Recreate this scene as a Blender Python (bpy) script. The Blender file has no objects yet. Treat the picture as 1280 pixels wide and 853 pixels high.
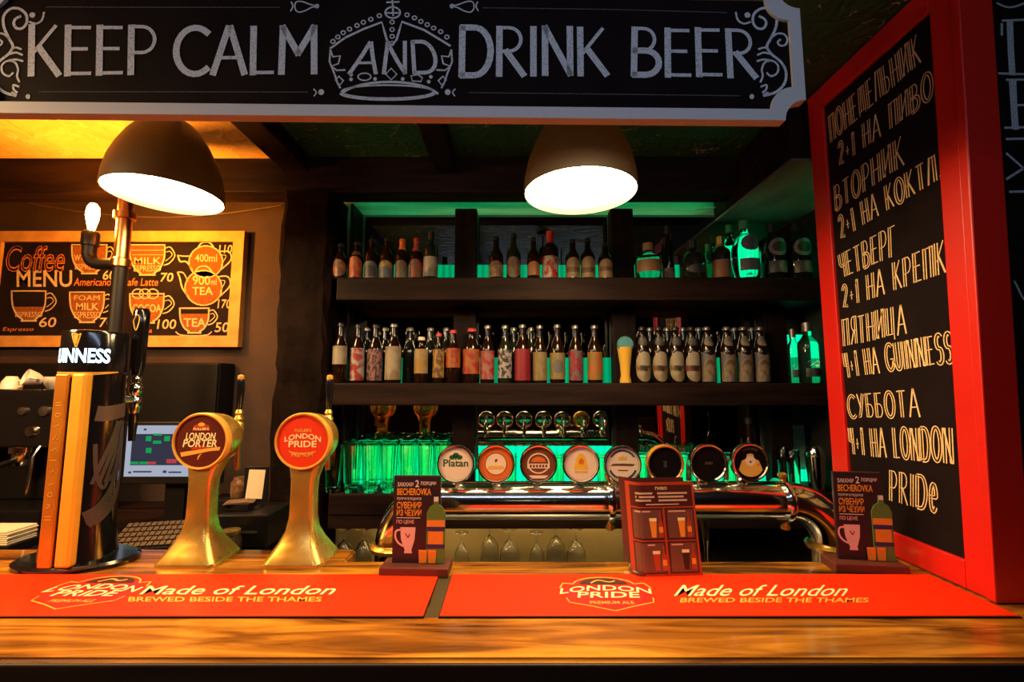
import bpy, bmesh, math, random
from mathutils import Vector, Matrix
random.seed(4)
PI = math.pi
sc = bpy.context.scene
COL = sc.collection
# ---------------------------------------------------------------- camera
FPX, CX, CY = 546.0, 640.0, 426.5
PITCH = math.atan(52.5/546.0)
CP, SP = math.cos(PITCH), math.sin(PITCH)
EYE = Vector((0, 0, 1.6))
cam_d = bpy.data.cameras.new('camera'); cam_d.sensor_width = 36; cam_d.lens = 36*FPX/1280
cam_d.clip_start = 0.02
cam = bpy.data.objects.new('camera', cam_d); COL.objects.link(cam)
cam.location = EYE; cam.rotation_euler = (PI/2+PITCH, 0, 0)
sc.camera = cam

def ray(px, py):
    dx = (px-CX)/FPX; v = (CY-py)/FPX
    return Vector((dx, CP-SP*v, SP+CP*v))
def at(px, py, D):                      # point seen at a pixel, at depth D
    d = ray(px, py); return EYE+d*(D/d.y)
def atz(px, py, z):                     # point seen at a pixel, at height z
    d = ray(px, py); return EYE+d*((z-EYE.z)/d.z)

# ---------------------------------------------------------------- materials
MATS = {}
def hexc(c): return (c[0], c[1], c[2], 1)
def mat(name, col, rough=.6, metal=0, coat=0, spec=.5, trans=0, ior=1.45, emis=None, es=0):
    if name in MATS: return MATS[name]
    m = bpy.data.materials.new(name); m.use_nodes = True
    b = m.node_tree.nodes['Principled BSDF']
    b.inputs['Base Color'].default_value = hexc(col); b.inputs['Roughness'].default_value = rough
    b.inputs['Metallic'].default_value = metal; b.inputs['Coat Weight'].default_value = coat
    b.inputs['Coat Roughness'].default_value = .08
    b.inputs['Specular IOR Level'].default_value = spec
    b.inputs['Transmission Weight'].default_value = trans; b.inputs['IOR'].default_value = ior
    if emis: b.inputs['Emission Color'].default_value = hexc(emis); b.inputs['Emission Strength'].default_value = es
    MATS[name] = m; return m
def nodes(m): return m.node_tree.nodes, m.node_tree.links, m.node_tree.nodes['Principled BSDF']
def noisy(name, c1, c2, scale=(10, 10, 10), rough=.6, detail=6, lo=.35, hi=.65, bump=0, metal=0, coat=0, spec=.5, bscale=None, dist=0, rvar=0):
    if name in MATS: return MATS[name]
    m = mat(name, c1, rough, metal, coat, spec); n, l, b = nodes(m)
    tc = n.new('ShaderNodeTexCoord'); mp = n.new('ShaderNodeMapping'); mp.inputs['Scale'].default_value = scale
    l.new(tc.outputs['Object'], mp.inputs['Vector'])
    t = n.new('ShaderNodeTexNoise'); t.inputs['Scale'].default_value = 1; t.inputs['Detail'].default_value = detail
    t.inputs['Distortion'].default_value = dist
    l.new(mp.outputs['Vector'], t.inputs['Vector'])
    r = n.new('ShaderNodeValToRGB'); r.color_ramp.elements[0].position = lo; r.color_ramp.elements[1].position = hi
    r.color_ramp.elements[0].color = hexc(c1); r.color_ramp.elements[1].color = hexc(c2)
    l.new(t.outputs['Fac'], r.inputs['Fac']); l.new(r.outputs['Color'], b.inputs['Base Color'])
    if rvar:
        mr = n.new('ShaderNodeMapRange'); mr.inputs['To Min'].default_value = max(0, rough-rvar); mr.inputs['To Max'].default_value = rough+rvar
        l.new(t.outputs['Fac'], mr.inputs['Value']); l.new(mr.outputs['Result'], b.inputs['Roughness'])
    if bump:
        bp = n.new('ShaderNodeBump'); bp.inputs['Strength'].default_value = bump; bp.inputs['Distance'].default_value = .01
        src = t
        if bscale:
            src = n.new('ShaderNodeTexNoise'); src.inputs['Scale'].default_value = bscale; src.inputs['Detail'].default_value = 5
            l.new(tc.outputs['Object'], src.inputs['Vector'])
        l.new(src.outputs['Fac'], bp.inputs['Height']); l.new(bp.outputs['Normal'], b.inputs['Normal'])
    return m
def emit(name, col, s):
    if name in MATS: return MATS[name]
    m = bpy.data.materials.new(name); m.use_nodes = True; n = m.node_tree.nodes; n.clear()
    e = n.new('ShaderNodeEmission'); e.inputs['Color'].default_value = hexc(col); e.inputs['Strength'].default_value = s
    o = n.new('ShaderNodeOutputMaterial'); m.node_tree.links.new(e.outputs[0], o.inputs[0]); MATS[name] = m; return m

M = dict(
 darkwood=noisy('dark_stained_wood', (.006, .0025, .002), (.018, .008, .006), (2.5, 30, 22), .6, bump=.5, spec=.12),
 uprwood=noisy('dark_upright_wood', (.005, .0025, .002), (.013, .006, .0045), (25, 25, 2), .6, bump=.4, spec=.12),
 rough_post=noisy('hewn_post_wood', (.0035, .0018, .0015), (.010, .005, .0035), (14, 14, 5), .9, bump=1.0, bscale=16, spec=.06),
 wallbrown=noisy('brown_plaster', (.030, .015, .010), (.050, .025, .016), (5, 5, 5), .85, bump=.25, bscale=30),
 wallblack=noisy('black_paint', (.006, .004, .004), (.012, .008, .007), (6, 6, 6), .8),
 floor=noisy('dark_floor_boards', (.02, .012, .008), (.05, .03, .02), (2, 20, 2), .5),
 counterfront=noisy('bar_front_wood', (.010, .004, .0025), (.024, .010, .005), (3, 10, 20), .55),
 black=mat('black_plastic', (.007, .006, .006), .4, spec=.3), matte=mat('matte_black', (.007, .005, .005), .8, spec=.15),
 gloss=mat('gloss_black', (.008, .007, .008), .15, coat=.5),
 chrome=mat('chrome', (.86, .84, .80), .13, 1), steel=mat('brushed_steel', (.55, .53, .5), .3, 1),
 brass=noisy('brass', (.80, .46, .08), (.92, .58, .14), (20, 20, 8), .26, metal=.78, rvar=.06),
 gold=noisy('gold_plate', (.82, .40, .05), (.90, .48, .08), (20, 20, 20), .45, metal=.35, rvar=.06),
 copper=mat('copper', (.72, .33, .12), .28, 1),
 red=noisy('red_gloss_paint', (.62, .012, .006), (.68, .015, .008), (3, 3, 3), .42, coat=.1),
 white=mat('white_paint', (.72, .72, .76), .5), paper=mat('cream_paper', (.75, .62, .42), .7),
 cream=mat('cream_print', (.85, .68, .42), .5), glass=mat('clear_glass', (.86, .88, .86), .02, trans=1, ior=1.5),
 gglass=mat('pale_green_glass', (.72, 1, .82), .03, trans=1, ior=1.45),
 brown_glass=mat('brown_bottle_glass', (.010, .0035, .0015), .10, spec=.4),
 dark_glass=mat('dark_bottle_glass', (.010, .012, .008), .08, coat=.3),
 green_glass=mat('green_bottle_glass', (.03, .35, .10), .05, trans=.85),
 mirror=mat('tinted_mirror', (.34, .34, .31), .015, 1),
 cloth=mat('porcelain', (.8, .74, .66), .25, coat=.4),
)
# worktop: varnished streaky pine
def wood_top():
    m = mat('varnished_bar_wood', (.4, .15, .02), .22, coat=.25); n, l, b = nodes(m)
    tc = n.new('ShaderNodeTexCoord'); mp = n.new('ShaderNodeMapping'); mp.inputs['Scale'].default_value = (1.6, 15, 6)
    l.new(tc.outputs['Object'], mp.inputs['Vector'])
    t = n.new('ShaderNodeTexNoise'); t.inputs['Scale'].default_value = 1.3; t.inputs['Detail'].default_value = 7; t.inputs['Distortion'].default_value = 1.1
    l.new(mp.outputs['Vector'], t.inputs['Vector'])
    r = n.new('ShaderNodeValToRGB'); e = r.color_ramp.elements
    e[0].position = .33; e[0].color = (.030, .009, .002, 1); e[1].position = .70; e[1].color = (.62, .27, .025, 1)
    x = e.new(.50); x.color = (.27, .095, .010, 1)
    l.new(t.outputs['Fac'], r.inputs['Fac']); l.new(r.outputs['Color'], b.inputs['Base Color'])
    mr = n.new('ShaderNodeMapRange'); mr.inputs['To Min'].default_value = .12; mr.inputs['To Max'].default_value = .34
    l.new(t.outputs['Fac'], mr.inputs['Value']); l.new(mr.outputs['Result'], b.inputs['Roughness'])
    bp = n.new('ShaderNodeBump'); bp.inputs['Strength'].default_value = .08; bp.inputs['Distance'].default_value = .01
    l.new(t.outputs['Fac'], bp.inputs['Height']); l.new(bp.outputs['Normal'], b.inputs['Normal'])
    return m
M['top'] = wood_top()
# ceiling: strand board with raised curling flakes
def strand(name, ca, cb, glint):
    m = mat(name, ca, .45); n, l, b = nodes(m)
    tc = n.new('ShaderNodeTexCoord')
    v = n.new('ShaderNodeTexNoise'); v.inputs['Scale'].default_value = 9; v.inputs['Detail'].default_value = 4; v.inputs['Distortion'].default_value = 2.2
    l.new(tc.outputs['Object'], v.inputs['Vector'])
    r = n.new('ShaderNodeValToRGB'); r.color_ramp.elements[0].position = .3; r.color_ramp.elements[0].color = hexc(ca)
    r.color_ramp.elements[1].position = .7; r.color_ramp.elements[1].color = hexc(cb)
    l.new(v.outputs['Fac'], r.inputs['Fac'])
    # glints painted on the curled flakes: thin contour lines of a noise, broken up by a second one
    f1 = n.new('ShaderNodeTexNoise'); f1.inputs['Scale'].default_value = 7; f1.inputs['Detail'].default_value = 2; f1.inputs['Distortion'].default_value = 1.5
    f2 = n.new('ShaderNodeTexNoise'); f2.inputs['Scale'].default_value = 13; f2.inputs['Detail'].default_value = 1
    for f in (f1, f2): l.new(tc.outputs['Object'], f.inputs['Vector'])
    def mt(op, a, bb):
        q = n.new('ShaderNodeMath'); q.operation = op
        for i, x in enumerate((a, bb)):
            if isinstance(x, (int, float)): q.inputs[i].default_value = x
            else: l.new(x, q.inputs[i])
        return q.outputs[0]
    line = mt('LESS_THAN', mt('ABSOLUTE', mt('SUBTRACT', f1.outputs['Fac'], .52), 0), .006)
    mask = mt('MULTIPLY', line, mt('GREATER_THAN', f2.outputs['Fac'], .55))
    mx = n.new('ShaderNodeMixRGB'); mx.inputs['Color2'].default_value = hexc(glint); l.new(mask, mx.inputs['Fac']); l.new(r.outputs['Color'], mx.inputs['Color1']); l.new(mx.outputs['Color'], b.inputs['Base Color'])
    bp = n.new('ShaderNodeBump'); bp.inputs['Strength'].default_value = .5; bp.inputs['Distance'].default_value = .02
    l.new(v.outputs['Fac'], bp.inputs['Height']); l.new(bp.outputs['Normal'], b.inputs['Normal'])
    return m
M['strand'] = strand('strand_board', (.62, .38, .10), (.78, .50, .16), (.95, .75, .40))
M['strand_greenlit'] = strand('greenlit_strand_board', (.018, .085, .04), (.03, .12, .055), (.55, .60, .40))  # same board, with green glow and dimness put into its colour
def chalk(name, c, bg=(.012, .008, .009), lo=.30, hi=.55, scale=260):
    return noisy(name, tuple(bg[i]*.6+c[i]*.4 for i in range(3)), c, (scale,)*3, .9, 3, lo, hi, spec=.1)
M['chalk'] = chalk('white_chalk', (.72, .76, .84), lo=.25, hi=.5); M['chalkdim'] = chalk('faint_chalk', (.13, .12, .13))
M['chalky'] = chalk('cream_chalk', (.95, .68, .34), lo=.25, hi=.5, scale=320)
M['chalkw'] = chalk('menu_chalk', (.62, .46, .26)); M['chalko'] = chalk('orange_chalk', (.70, .20, .05))
M['chalkf'] = chalk('amber_chalk_fill', (.30, .10, .02), lo=.2, hi=.9, scale=90)
M['board'] = noisy('chalkboard', (.007, .004, .0045), (.012, .007, .008), (8, 8, 8), .8, spec=.12)
M['pine'] = noisy('pine_frame', (.46, .22, .05), (.58, .30, .08), (14, 14, 14), .6, spec=.3)
M['diff'] = emit('lamp_diffuser', (1, .68, .33), 54)
M['bulb'] = emit('filament_glow', (1, .34, .035), 1350)
def led(name, col, s):
    m = emit(name, col, s); n = m.node_tree.nodes; l = m.node_tree.links; em = [x for x in n if x.type == 'EMISSION'][0]
    tc = n.new('ShaderNodeTexCoord'); w = n.new('ShaderNodeTexWave'); w.inputs['Scale'].default_value = 9.5; w.inputs['Distortion'].default_value = 0
    mr = n.new('ShaderNodeMapRange'); mr.inputs['To Min'].default_value = s*.75; mr.inputs['To Max'].default_value = s*1.25
    l.new(tc.outputs['Object'], w.inputs['Vector']); l.new(w.outputs['Fac'], mr.inputs['Value']); l.new(mr.outputs['Result'], em.inputs['Strength']); return m
M['led'] = led('green_led_panel', (.0, .55, .20), .6)
M['ledlow'] = led('green_led_low', (.0, .64, .29), 1.8)
M['ledtop'] = emit('green_led_cove', (.0, .72, .22), 6.5)
M['ledwarm'] = emit('warm_strip', (1, .66, .24), 17.0)
M['glow'] = emit('lit_lettering', (.55, .80, 1.0), 5)

# ---------------------------------------------------------------- mesh builder
class MB:
    def __init__(s): s.v = []; s.f = []; s.m = []; s.sm = []
    def add(s, vs, fs, mi=0, smooth=False):
        k = len(s.v); s.v += [tuple(p) for p in vs]
        for f in fs: s.f.append([k+i for i in f]); s.m.append(mi); s.sm.append(smooth)
    def box(s, a, b, mi=0, bev=0):
        x0, y0, z0 = a; x1, y1, z1 = b
        if bev:
            bm = bmesh.new(); bmesh.ops.create_cube(bm, size=1)
            for v in bm.verts: v.co = Vector(((x0+x1)/2+v.co.x*(x1-x0), (y0+y1)/2+v.co.y*(y1-y0), (z0+z1)/2+v.co.z*(z1-z0)))
            bmesh.ops.bevel(bm, geom=bm.edges[:], offset=bev, segments=2, affect='EDGES', profile=.5)
            s.bm(bm, mi); return
        s.add([(x0, y0, z0), (x1, y0, z0), (x1, y1, z0), (x0, y1, z0), (x0, y0, z1), (x1, y0, z1), (x1, y1, z1), (x0, y1, z1)],
              [(3, 2, 1, 0), (4, 5, 6, 7), (0, 1, 5, 4), (1, 2, 6, 5), (2, 3, 7, 6), (3, 0, 4, 7)], mi)
    def bm(s, bm, mi=0, smooth=False, mtx=None):
        bm.verts.index_update()
        s.add([(mtx @ v.co if mtx else v.co) for v in bm.verts], [[v.index for v in f.verts] for f in bm.faces], mi, smooth); bm.free()
    def lathe(s, prof, seg=28, mi=0, c=(0, 0, 0), axis='Z', smooth=True, rot=None):
        vs = []; fs = []; n = len(prof)
        for i in range(seg):
            a = 2*PI*i/seg; ca, sa = math.cos(a), math.sin(a)
            for r, z in prof:
                p = Vector((r*ca, r*sa, z))
                if axis == 'Y': p = Vector((p.x, p.z, p.y));
                elif axis == 'X': p = Vector((p.z, p.x, p.y))
                if rot: p = rot @ p
                vs.append(p+Vector(c))
        flip = axis == 'Y'
        for i in range(seg):
            j = (i+1) % seg
            for k in range(n-1):
                a, b = prof[k], prof[k+1]
                q = [i*n+k, j*n+k, j*n+k+1, i*n+k+1]
                if a[0] < 1e-7: q = [i*n+k, j*n+k+1, i*n+k+1]
                elif b[0] < 1e-7: q = [i*n+k, j*n+k, i*n+k+1]
                fs.append(q[::-1] if flip else q)
        s.add(vs, fs, mi, smooth)
    def tube(s, pts, r, seg=12, mi=0, cap=True):
        pts = [Vector(p) for p in pts]; rs = r if isinstance(r, (list, tuple)) else [r]*len(pts)
        vs = []; fs = []; n = len(pts); up = None
        for i, p in enumerate(pts):
            t = (pts[min(i+1, n-1)]-pts[max(i-1, 0)]).normalized()
            if up is None:
                up = Vector((0, 0, 1)) if abs(t.z) < .9 else Vector((1, 0, 0))
            x = t.cross(up).normalized(); y = x.cross(t).normalized(); up = y
            for k in range(seg):
                a = 2*PI*k/seg; vs.append(p+x*(rs[i]*math.cos(a))+y*(rs[i]*math.sin(a)))
        for i in range(n-1):
            for k in range(seg):
                k2 = (k+1) % seg; fs.append([i*seg+k, (i+1)*seg+k, (i+1)*seg+k2, i*seg+k2])
        s.add(vs, fs, mi, True)
        if cap:
            s.add(vs[:seg], [list(range(seg))], mi); s.add(vs[-seg:], [list(range(seg))[::-1]], mi)
    def prism(s, pts, y0, y1, mi=0, mi_side=None, fn=None):     # polygon in (x,z), extruded in y
        fn = fn or (lambda a, b, c: (a, c, b)); n = len(pts)
        s.add([fn(a, b, y0) for a, b in pts]+[fn(a, b, y1) for a, b in pts],
              [list(range(n)), list(range(n, 2*n))[::-1]], mi)
        s.add([fn(a, b, y0) for a, b in pts]+[fn(a, b, y1) for a, b in pts],
              [[(i+1) % n, i, n+i, n+(i+1) % n] for i in range(n)], mi if mi_side is None else mi_side)
    def ring(s, outer, inner, y0, y1, mi=0, fn=None):
        fn = fn or (lambda a, b, c: (a, c, b)); n = len(outer)
        vs = [fn(a, b, y0) for a, b in outer]+[fn(a, b, y0) for a, b in inner]+[fn(a, b, y1) for a, b in outer]+[fn(a, b, y1) for a, b in inner]
        fs = []
        for i in range(n):
            j = (i+1) % n
            fs += [[i, j, n+j, n+i], [2*n+j, 2*n+i, 3*n+i, 3*n+j], [j, i, 2*n+i, 2*n+j], [n+i, n+j, 3*n+j, 3*n+i]]
        s.add(vs, fs, mi)
    def build(s, name, mats, parent=None, loc=None, autosm=40):
        me = bpy.data.meshes.new(name); me.from_pydata(s.v, [], s.f)
        mats = mats if isinstance(mats, (list, tuple)) else [mats]
        for m in mats: me.materials.append(m)
        for p, mi, sm in zip(me.polygons, s.m, s.sm): p.material_index = mi; p.use_smooth = sm
        if any(s.sm): me.set_sharp_from_angle(angle=math.radians(autosm))
        me.update()
        o = bpy.data.objects.new(name, me); COL.objects.link(o)
        if parent: o.parent = parent
        if loc: o.location = loc
        return o
def tag(o, label=None, cat=None, group=None, kind=None):
    if label: o['label'] = label
    if cat: o['category'] = cat
    if group: o['group'] = group
    if kind: o['kind'] = kind
    return o
def thing(name, label, cat, loc=(0, 0, 0), group=None, rz=0):
    o = bpy.data.objects.new(name, None); COL.objects.link(o); o.location = loc; o.rotation_euler = (0, 0, rz)
    o.empty_display_size = .05
    return tag(o, label, cat, group)
def struct(name, mb, m): return tag(mb.build(name, m), kind='structure')
def copy_tree(o, parent=None):
    c = o.copy(); COL.objects.link(c)
    if parent: c.parent = parent
    for ch in list(o.children): copy_tree(ch, c)
    return c

# ---------------------------------------------------------------- flat drawing on a surface
class Face:                              # a flat face: origin, two axes, normal
    def __init__(s, o, u, v):
        s.o = Vector(o); s.u = Vector(u).normalized(); s.v = Vector(v).normalized(); s.n = s.u.cross(s.v).normalized()
    def pt(s, a, b, c=0): return s.o+s.u*a+s.v*b+s.n*c
    def px(s, x, y):                     # pixel of the photograph -> (a, b) on this face
        d = ray(x, y); t = (s.o-EYE).dot(s.n)/d.dot(s.n); p = EYE+d*t-s.o
        return (p.dot(s.u), p.dot(s.v))
def ribbon(mb, face, pts, w, h=.0006, mi=0, closed=False):
    P = [Vector(p) for p in pts]; n = len(P)
    if n < 2: return
    L = []; R = []
    for i in range(n):
        if closed: a, b = P[i-1], P[(i+1) % n]
        else: a, b = P[max(i-1, 0)], P[min(i+1, n-1)]
        t = b-a
        if t.length < 1e-9: t = Vector((1, 0))
        t.normalize(); q = Vector((-t.y, t.x))*(w/2)
        e = Vector((0, 0))
        if not closed and i == 0: e = -t*w*.3
        if not closed and i == n-1: e = t*w*.3
        L.append(P[i]+q+e); R.append(P[i]-q+e)
    vs = [face.pt(p.x, p.y, h) for p in L]+[face.pt(p.x, p.y, h) for p in R]
    fs = [[n+i, n+i+1, i+1, i] for i in range(n-1)]
    if closed: fs.append([2*n-1, n, 0, n-1])
    mb.add(vs, fs, mi)
def fill(mb, face, pts, h=.0004, mi=0):
    mb.add([face.pt(a, b, h) for a, b in pts], [list(range(len(pts)))], mi)
def arc(cx, cy, rx, ry, a0, a1, n=12):
    return [(cx+rx*math.cos(math.radians(a0+(a1-a0)*i/n)), cy+ry*math.sin(math.radians(a0+(a1-a0)*i/n))) for i in range(n+1)]
def ell(cx, cy, rx, ry, n=24): return arc(cx, cy, rx, ry, 0, 360-360/n, n-1)
def spiral(cx, cy, r0, r1, a0, a1, n=22):
    return [(cx+(r0+(r1-r0)*i/n)*math.cos(math.radians(a0+(a1-a0)*i/n)), cy+(r0+(r1-r0)*i/n)*math.sin(math.radians(a0+(a1-a0)*i/n))) for i in range(n+1)]
def smoothline(pts, k=5):                # Catmull-Rom through points
    P = [pts[0]]+list(pts)+[pts[-1]]; out = []
    for i in range(1, len(P)-2):
        for j in range(k):
            t = j/k; r = []
            for d in (0, 1):
                a, b, c, e = P[i-1][d], P[i][d], P[i+1][d], P[i+2][d]
                r.append(.5*(2*b+(c-a)*t+(2*a-5*b+4*c-e)*t*t+(3*b-3*c+e-a)*t**3))
            out.append(tuple(r))
    out.append(tuple(pts[-1])); return out

# hand lettering: (width, [(heavy, points), ...]) on a unit height
def _b(x, y0, y1, d): return [(x, y1)]+arc(x+d*.45, (y0+y1)/2, d*.55, (y1-y0)/2, 90, -90, 10)+[(x, y0)]
GL = {
 ' ': (.38, []), '.': (.12, [(1, [(.03, .02), (.09, .02)])]), '+': (.42, [(0, [(.06, .42), (.36, .42)]), (0, [(.21, .24), (.21, .60)])]),
 'A': (.72, [(1, [(0, 0), (.34, 1)]), (1, [(.38, 1), (.72, 0)]), (0, [(.13, .34), (.6, .34)])]),
 'B': (.6, [(1, [(.04, 0), (.04, 1)]), (0, _b(.04, .52, 1, .46)), (1, _b(.04, 0, .52, .56))]),
 'C': (.7, [(1, arc(.44, .5, .44, .5, 50, 310, 18))]),
 'D': (.7, [(1, [(.04, 0), (.04, 1)]), (1, _b(.04, 0, 1, .66))]),
 'E': (.54, [(1, [(.04, 0), (.04, 1)]), (0, [(.04, .98), (.52, .98)]), (0, [(.04, .53), (.46, .53)]), (0, [(.04, .02), (.54, .02)])]),
 'G': (.74, [(1, arc(.44, .5, .44, .5, 50, 340, 18)), (0, [(.5, .42), (.82, .42)]), (0, [(.8, .42), (.8, .1)])]),
 'H': (.66, [(1, [(.04, 0), (.04, 1)]), (1, [(.62, 0), (.62, 1)]), (0, [(.04, .5), (.62, .5)])]),
 'I': (.14, [(1, [(.07, 0), (.07, 1)])]),
 'K': (.64, [(1, [(.04, 0), (.04, 1)]), (0, [(.06, .42), (.56, 1)]), (1, [(.2, .56), (.64, 0)])]),
 'L': (.5, [(1, [(.04, 0), (.04, 1)]), (0, [(.04, .02), (.5, .02)])]),
 'M': (.84, [(1, [(.04, 0), (.06, 1)]), (1, [(.06, 1), (.42, .42)]), (1, [(.42, .42), (.78, 1)]), (1, [(.78, 1), (.8, 0)])]),
 'N': (.66, [(1, [(.04, 0), (.04, 1)]), (1, [(.04, 1), (.62, 0)]), (1, [(.62, 0), (.62, 1)])]),
 'O': (.74, [(1, ell(.37, .5, .36, .5)+[(.73, .5)])]),
 'P': (.56, [(1, [(.04, 0), (.04, 1)]), (0, _b(.04, .44, 1, .52))]),
 'R': (.6, [(1, [(.04, 0), (.04, 1)]), (0, _b(.04, .5, 1, .5)), (1, [(.2, .5), (.6, 0)])]),
 'S': (.52, [(1, arc(.27, .75, .23, .25, 40, 250, 9)+arc(.27, .25, .24, .27, 70, -140, 9))]),
 'T': (.62, [(1, [(.31, 0), (.31, 1)]), (0, [(0, .98), (.62, .98)])]),
 'U': (.64, [(1, [(.04, 1), (.04, .3)]+arc(.32, .3, .28, .3, 180, 360, 9)+[(.6, 1)])]),
 'X': (.6, [(1, [(0, 0), (.6, 1)]), (1, [(0, 1), (.6, 0)])]),
 'e': (.48, [(1, [(.06, .44), (.42, .44)]+arc(.25, .42, .2, .42, 5, 320, 14))]),
 '0': (.56, [(1, ell(.28, .5, .27, .5)+[(.55, .5)])]), '1': (.3, [(0, [(.02, .78), (.18, 1)]), (1, [(.18, 1), (.18, 0)])]),
 '2': (.5, [(1, arc(.24, .74, .22, .26, 170, -30, 9)+[(.03, .03), (.5, .03)])]),
 '4': (.5, [(1, [(.04, 1), (.04, .5), (.42, .5)]), (1, [(.42, 1), (.42, 0)])]),
 '5': (.5, [(0, [(.46, .98), (.1, .98), (.07, .56)]), (1, [(.07, .56)]+arc(.22, .32, .26, .32, 110, -150, 10))]),
 '6': (.52, [(1, arc(.4, .5, .37, .5, 80, 180, 8)+arc(.27, .3, .24, .3, 180, -180, 14))]),
 '7': (.48, [(0, [(0, .98), (.48, .98)]), (1, [(.48, .98), (.16, 0)])]),
 '9': (.52, [(1, arc(.26, .7, .24, .3, 0, 360, 14)+arc(.12, .5, .38, .5, 20, -80, 8))]),
 'П': (.62, [(1, [(.04, 0), (.04, 1)]), (0, [(0, .98), (.62, .98)]), (1, [(.58, 1), (.58, 0)])]),
 'Д': (.7, [(1, [(.1, .12), (.2, 1)]), (0, [(.2, .98), (.56, .98)]), (1, [(.56, 1), (.6, .12)]), (0, [(0, 0), (.02, .12), (.68, .12), (.7, 0)])]),
 'Л': (.62, [(1, [(0, 0), (.22, 1)]), (0, [(.22, .98), (.56, .98)]), (1, [(.56, 1), (.58, 0)])]),
 'Ь': (.54, [(1, [(.04, 0), (.04, 1)]), (0, _b(.04, 0, .54, .5))]),
 'Б': (.56, [(1, [(.04, 0), (.04, 1)]), (0, [(.04, .98), (.5, .98)]), (0, _b(.04, 0, .54, .52))]),
 'И': (.64, [(1, [(.04, 1), (.04, 0)]), (0, [(.04, 0), (.6, 1)]), (1, [(.6, 1), (.6, 0)])]),
 'Г': (.48, [(1, [(.04, 0), (.04, 1)]), (0, [(.04, .98), (.48, .98)])]),
 'Ч': (.54, [(1, [(.04, 1), (.06, .6), (.2, .47), (.5, .5)]), (1, [(.5, 1), (.5, 0)])]),
 'Я': (.58, [(1, [(.54, 0), (.54, 1)]), (0, [(1-.46-x, y) for x, y in _b(0, .48, 1, .46)]), (1, [(.34, .48), (0, 0)])]),
 'Ц': (.68, [(1, [(.04, 1), (.04, .06)]), (0, [(.04, .06), (.66, .06), (.68, -.12)]), (1, [(.56, 1), (.56, .06)])]),
 'У': (.58, [(1, [(.02, 1), (.28, .42)]), (1, [(.56, 1), (.3, .3), (.16, .03), (.04, .04)])]),
}
for a, b in zip('ОНЕКАВТРС', 'OHEKABTPC'): GL[a] = GL[b]
def bil(q, s, t):                        # quad TL,TR,BR,BL; s across, t up
    a = Vector(q[3])*(1-s)+Vector(q[2])*s; b = Vector(q[0])*(1-s)+Vector(q[1])*s
    return tuple(a*(1-t)+b*t)
def letter(mb, face, text, quad, w, wt=None, gap=.2, h=.0006, mi=0, outline=0, jit=0):
    """hand-letter a line into a quad given on the face (TL,TR,BR,BL)"""
    tot = sum(GL[c][0] for c in text)+gap*(len(text)-1); x = 0
    for c in text:
        gw, st = GL[c]; dy = random.uniform(-jit, jit)
        for heavy, pts in st:
            P = []
            for i, (a, b) in enumerate(pts):
                if i and len(pts) < 4:          # subdivide straights so they follow the quad
                    pa, pb = pts[i-1]
                    for k in (1, 2): P.append((pa+(a-pa)*k/3, pb+(b-pb)*k/3))
                P.append((a, b))
            Q = [bil(quad, (x+a)/tot, b+dy) for a, b in P]
            strt = len(pts) == 2 and abs(pts[0][0]-pts[1][0]) > .13
            if heavy and outline and not strt:
                for sgn in (-.5, .5):
                    R = []
                    for i, p in enumerate(Q):
                        t = Vector(Q[min(i+1, len(Q)-1)])-Vector(Q[max(i-1, 0)])
                        if t.length < 1e-9: t = Vector((0, 1))
                        t.normalize(); R.append((p[0]-t.y*outline*sgn, p[1]+t.x*outline*sgn))
                    ribbon(mb, face, R, w, h, mi)
            else: ribbon(mb, face, Q, (wt or w*1.5) if heavy else w, h+(.0001 if heavy else 0), mi)
        x += gw+gap
# printed type, from Blender's own font
_T = {}
def type2d(text, bold=0, shear=0):
    k = (text, bold, shear)
    if k in _T: return _T[k]
    cu = bpy.data.curves.new('t', 'FONT'); cu.body = text; cu.offset = bold; cu.shear = shear; cu.resolution_u = 3
    o = bpy.data.objects.new('t', cu); COL.objects.link(o)
    dg = bpy.context.evaluated_depsgraph_get(); ev = o.evaluated_get(dg); me = ev.to_mesh()
    v = [(p.co.x, p.co.y) for p in me.vertices]; f = [list(p.vertices) for p in me.polygons]
    ev.to_mesh_clear(); bpy.data.objects.remove(o); bpy.data.curves.remove(cu)
    x0 = min(p[0] for p in v); x1 = max(p[0] for p in v); y0 = min(p[1] for p in v); y1 = max(p[1] for p in v)
    r = ([((a-x0)/(x1-x0), (b-y0)/(y1-y0)) for a, b in v], f, (x1-x0)/(y1-y0)); _T[k] = r; return r
def typ(mb, face, text, quad, h=.0006, mi=0, bold=0, shear=0, warp=None):
    v, f, _ = type2d(text, bold, shear)
    vs = []
    for a, b in v:
        if warp: a, b = warp(a, b)
        p = bil(quad, a, b); vs.append(face.pt(p[0], p[1], h))
    n = face.n; out = []
    for q in f:
        nn = (vs[q[1]]-vs[q[0]]).cross(vs[q[2]]-vs[q[0]])
        out.append(q if nn.dot(n) >= 0 else q[::-1])
    mb.add(vs, out, mi)
def rect(x0, y0, x1, y1): return [(x0, y1), (x1, y1), (x1, y0), (x0, y0)]
ORD = ['first', 'second', 'third', 'fourth', 'fifth', 'sixth', 'seventh', 'eighth', 'ninth', 'tenth', 'eleventh', 'twelfth']
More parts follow.
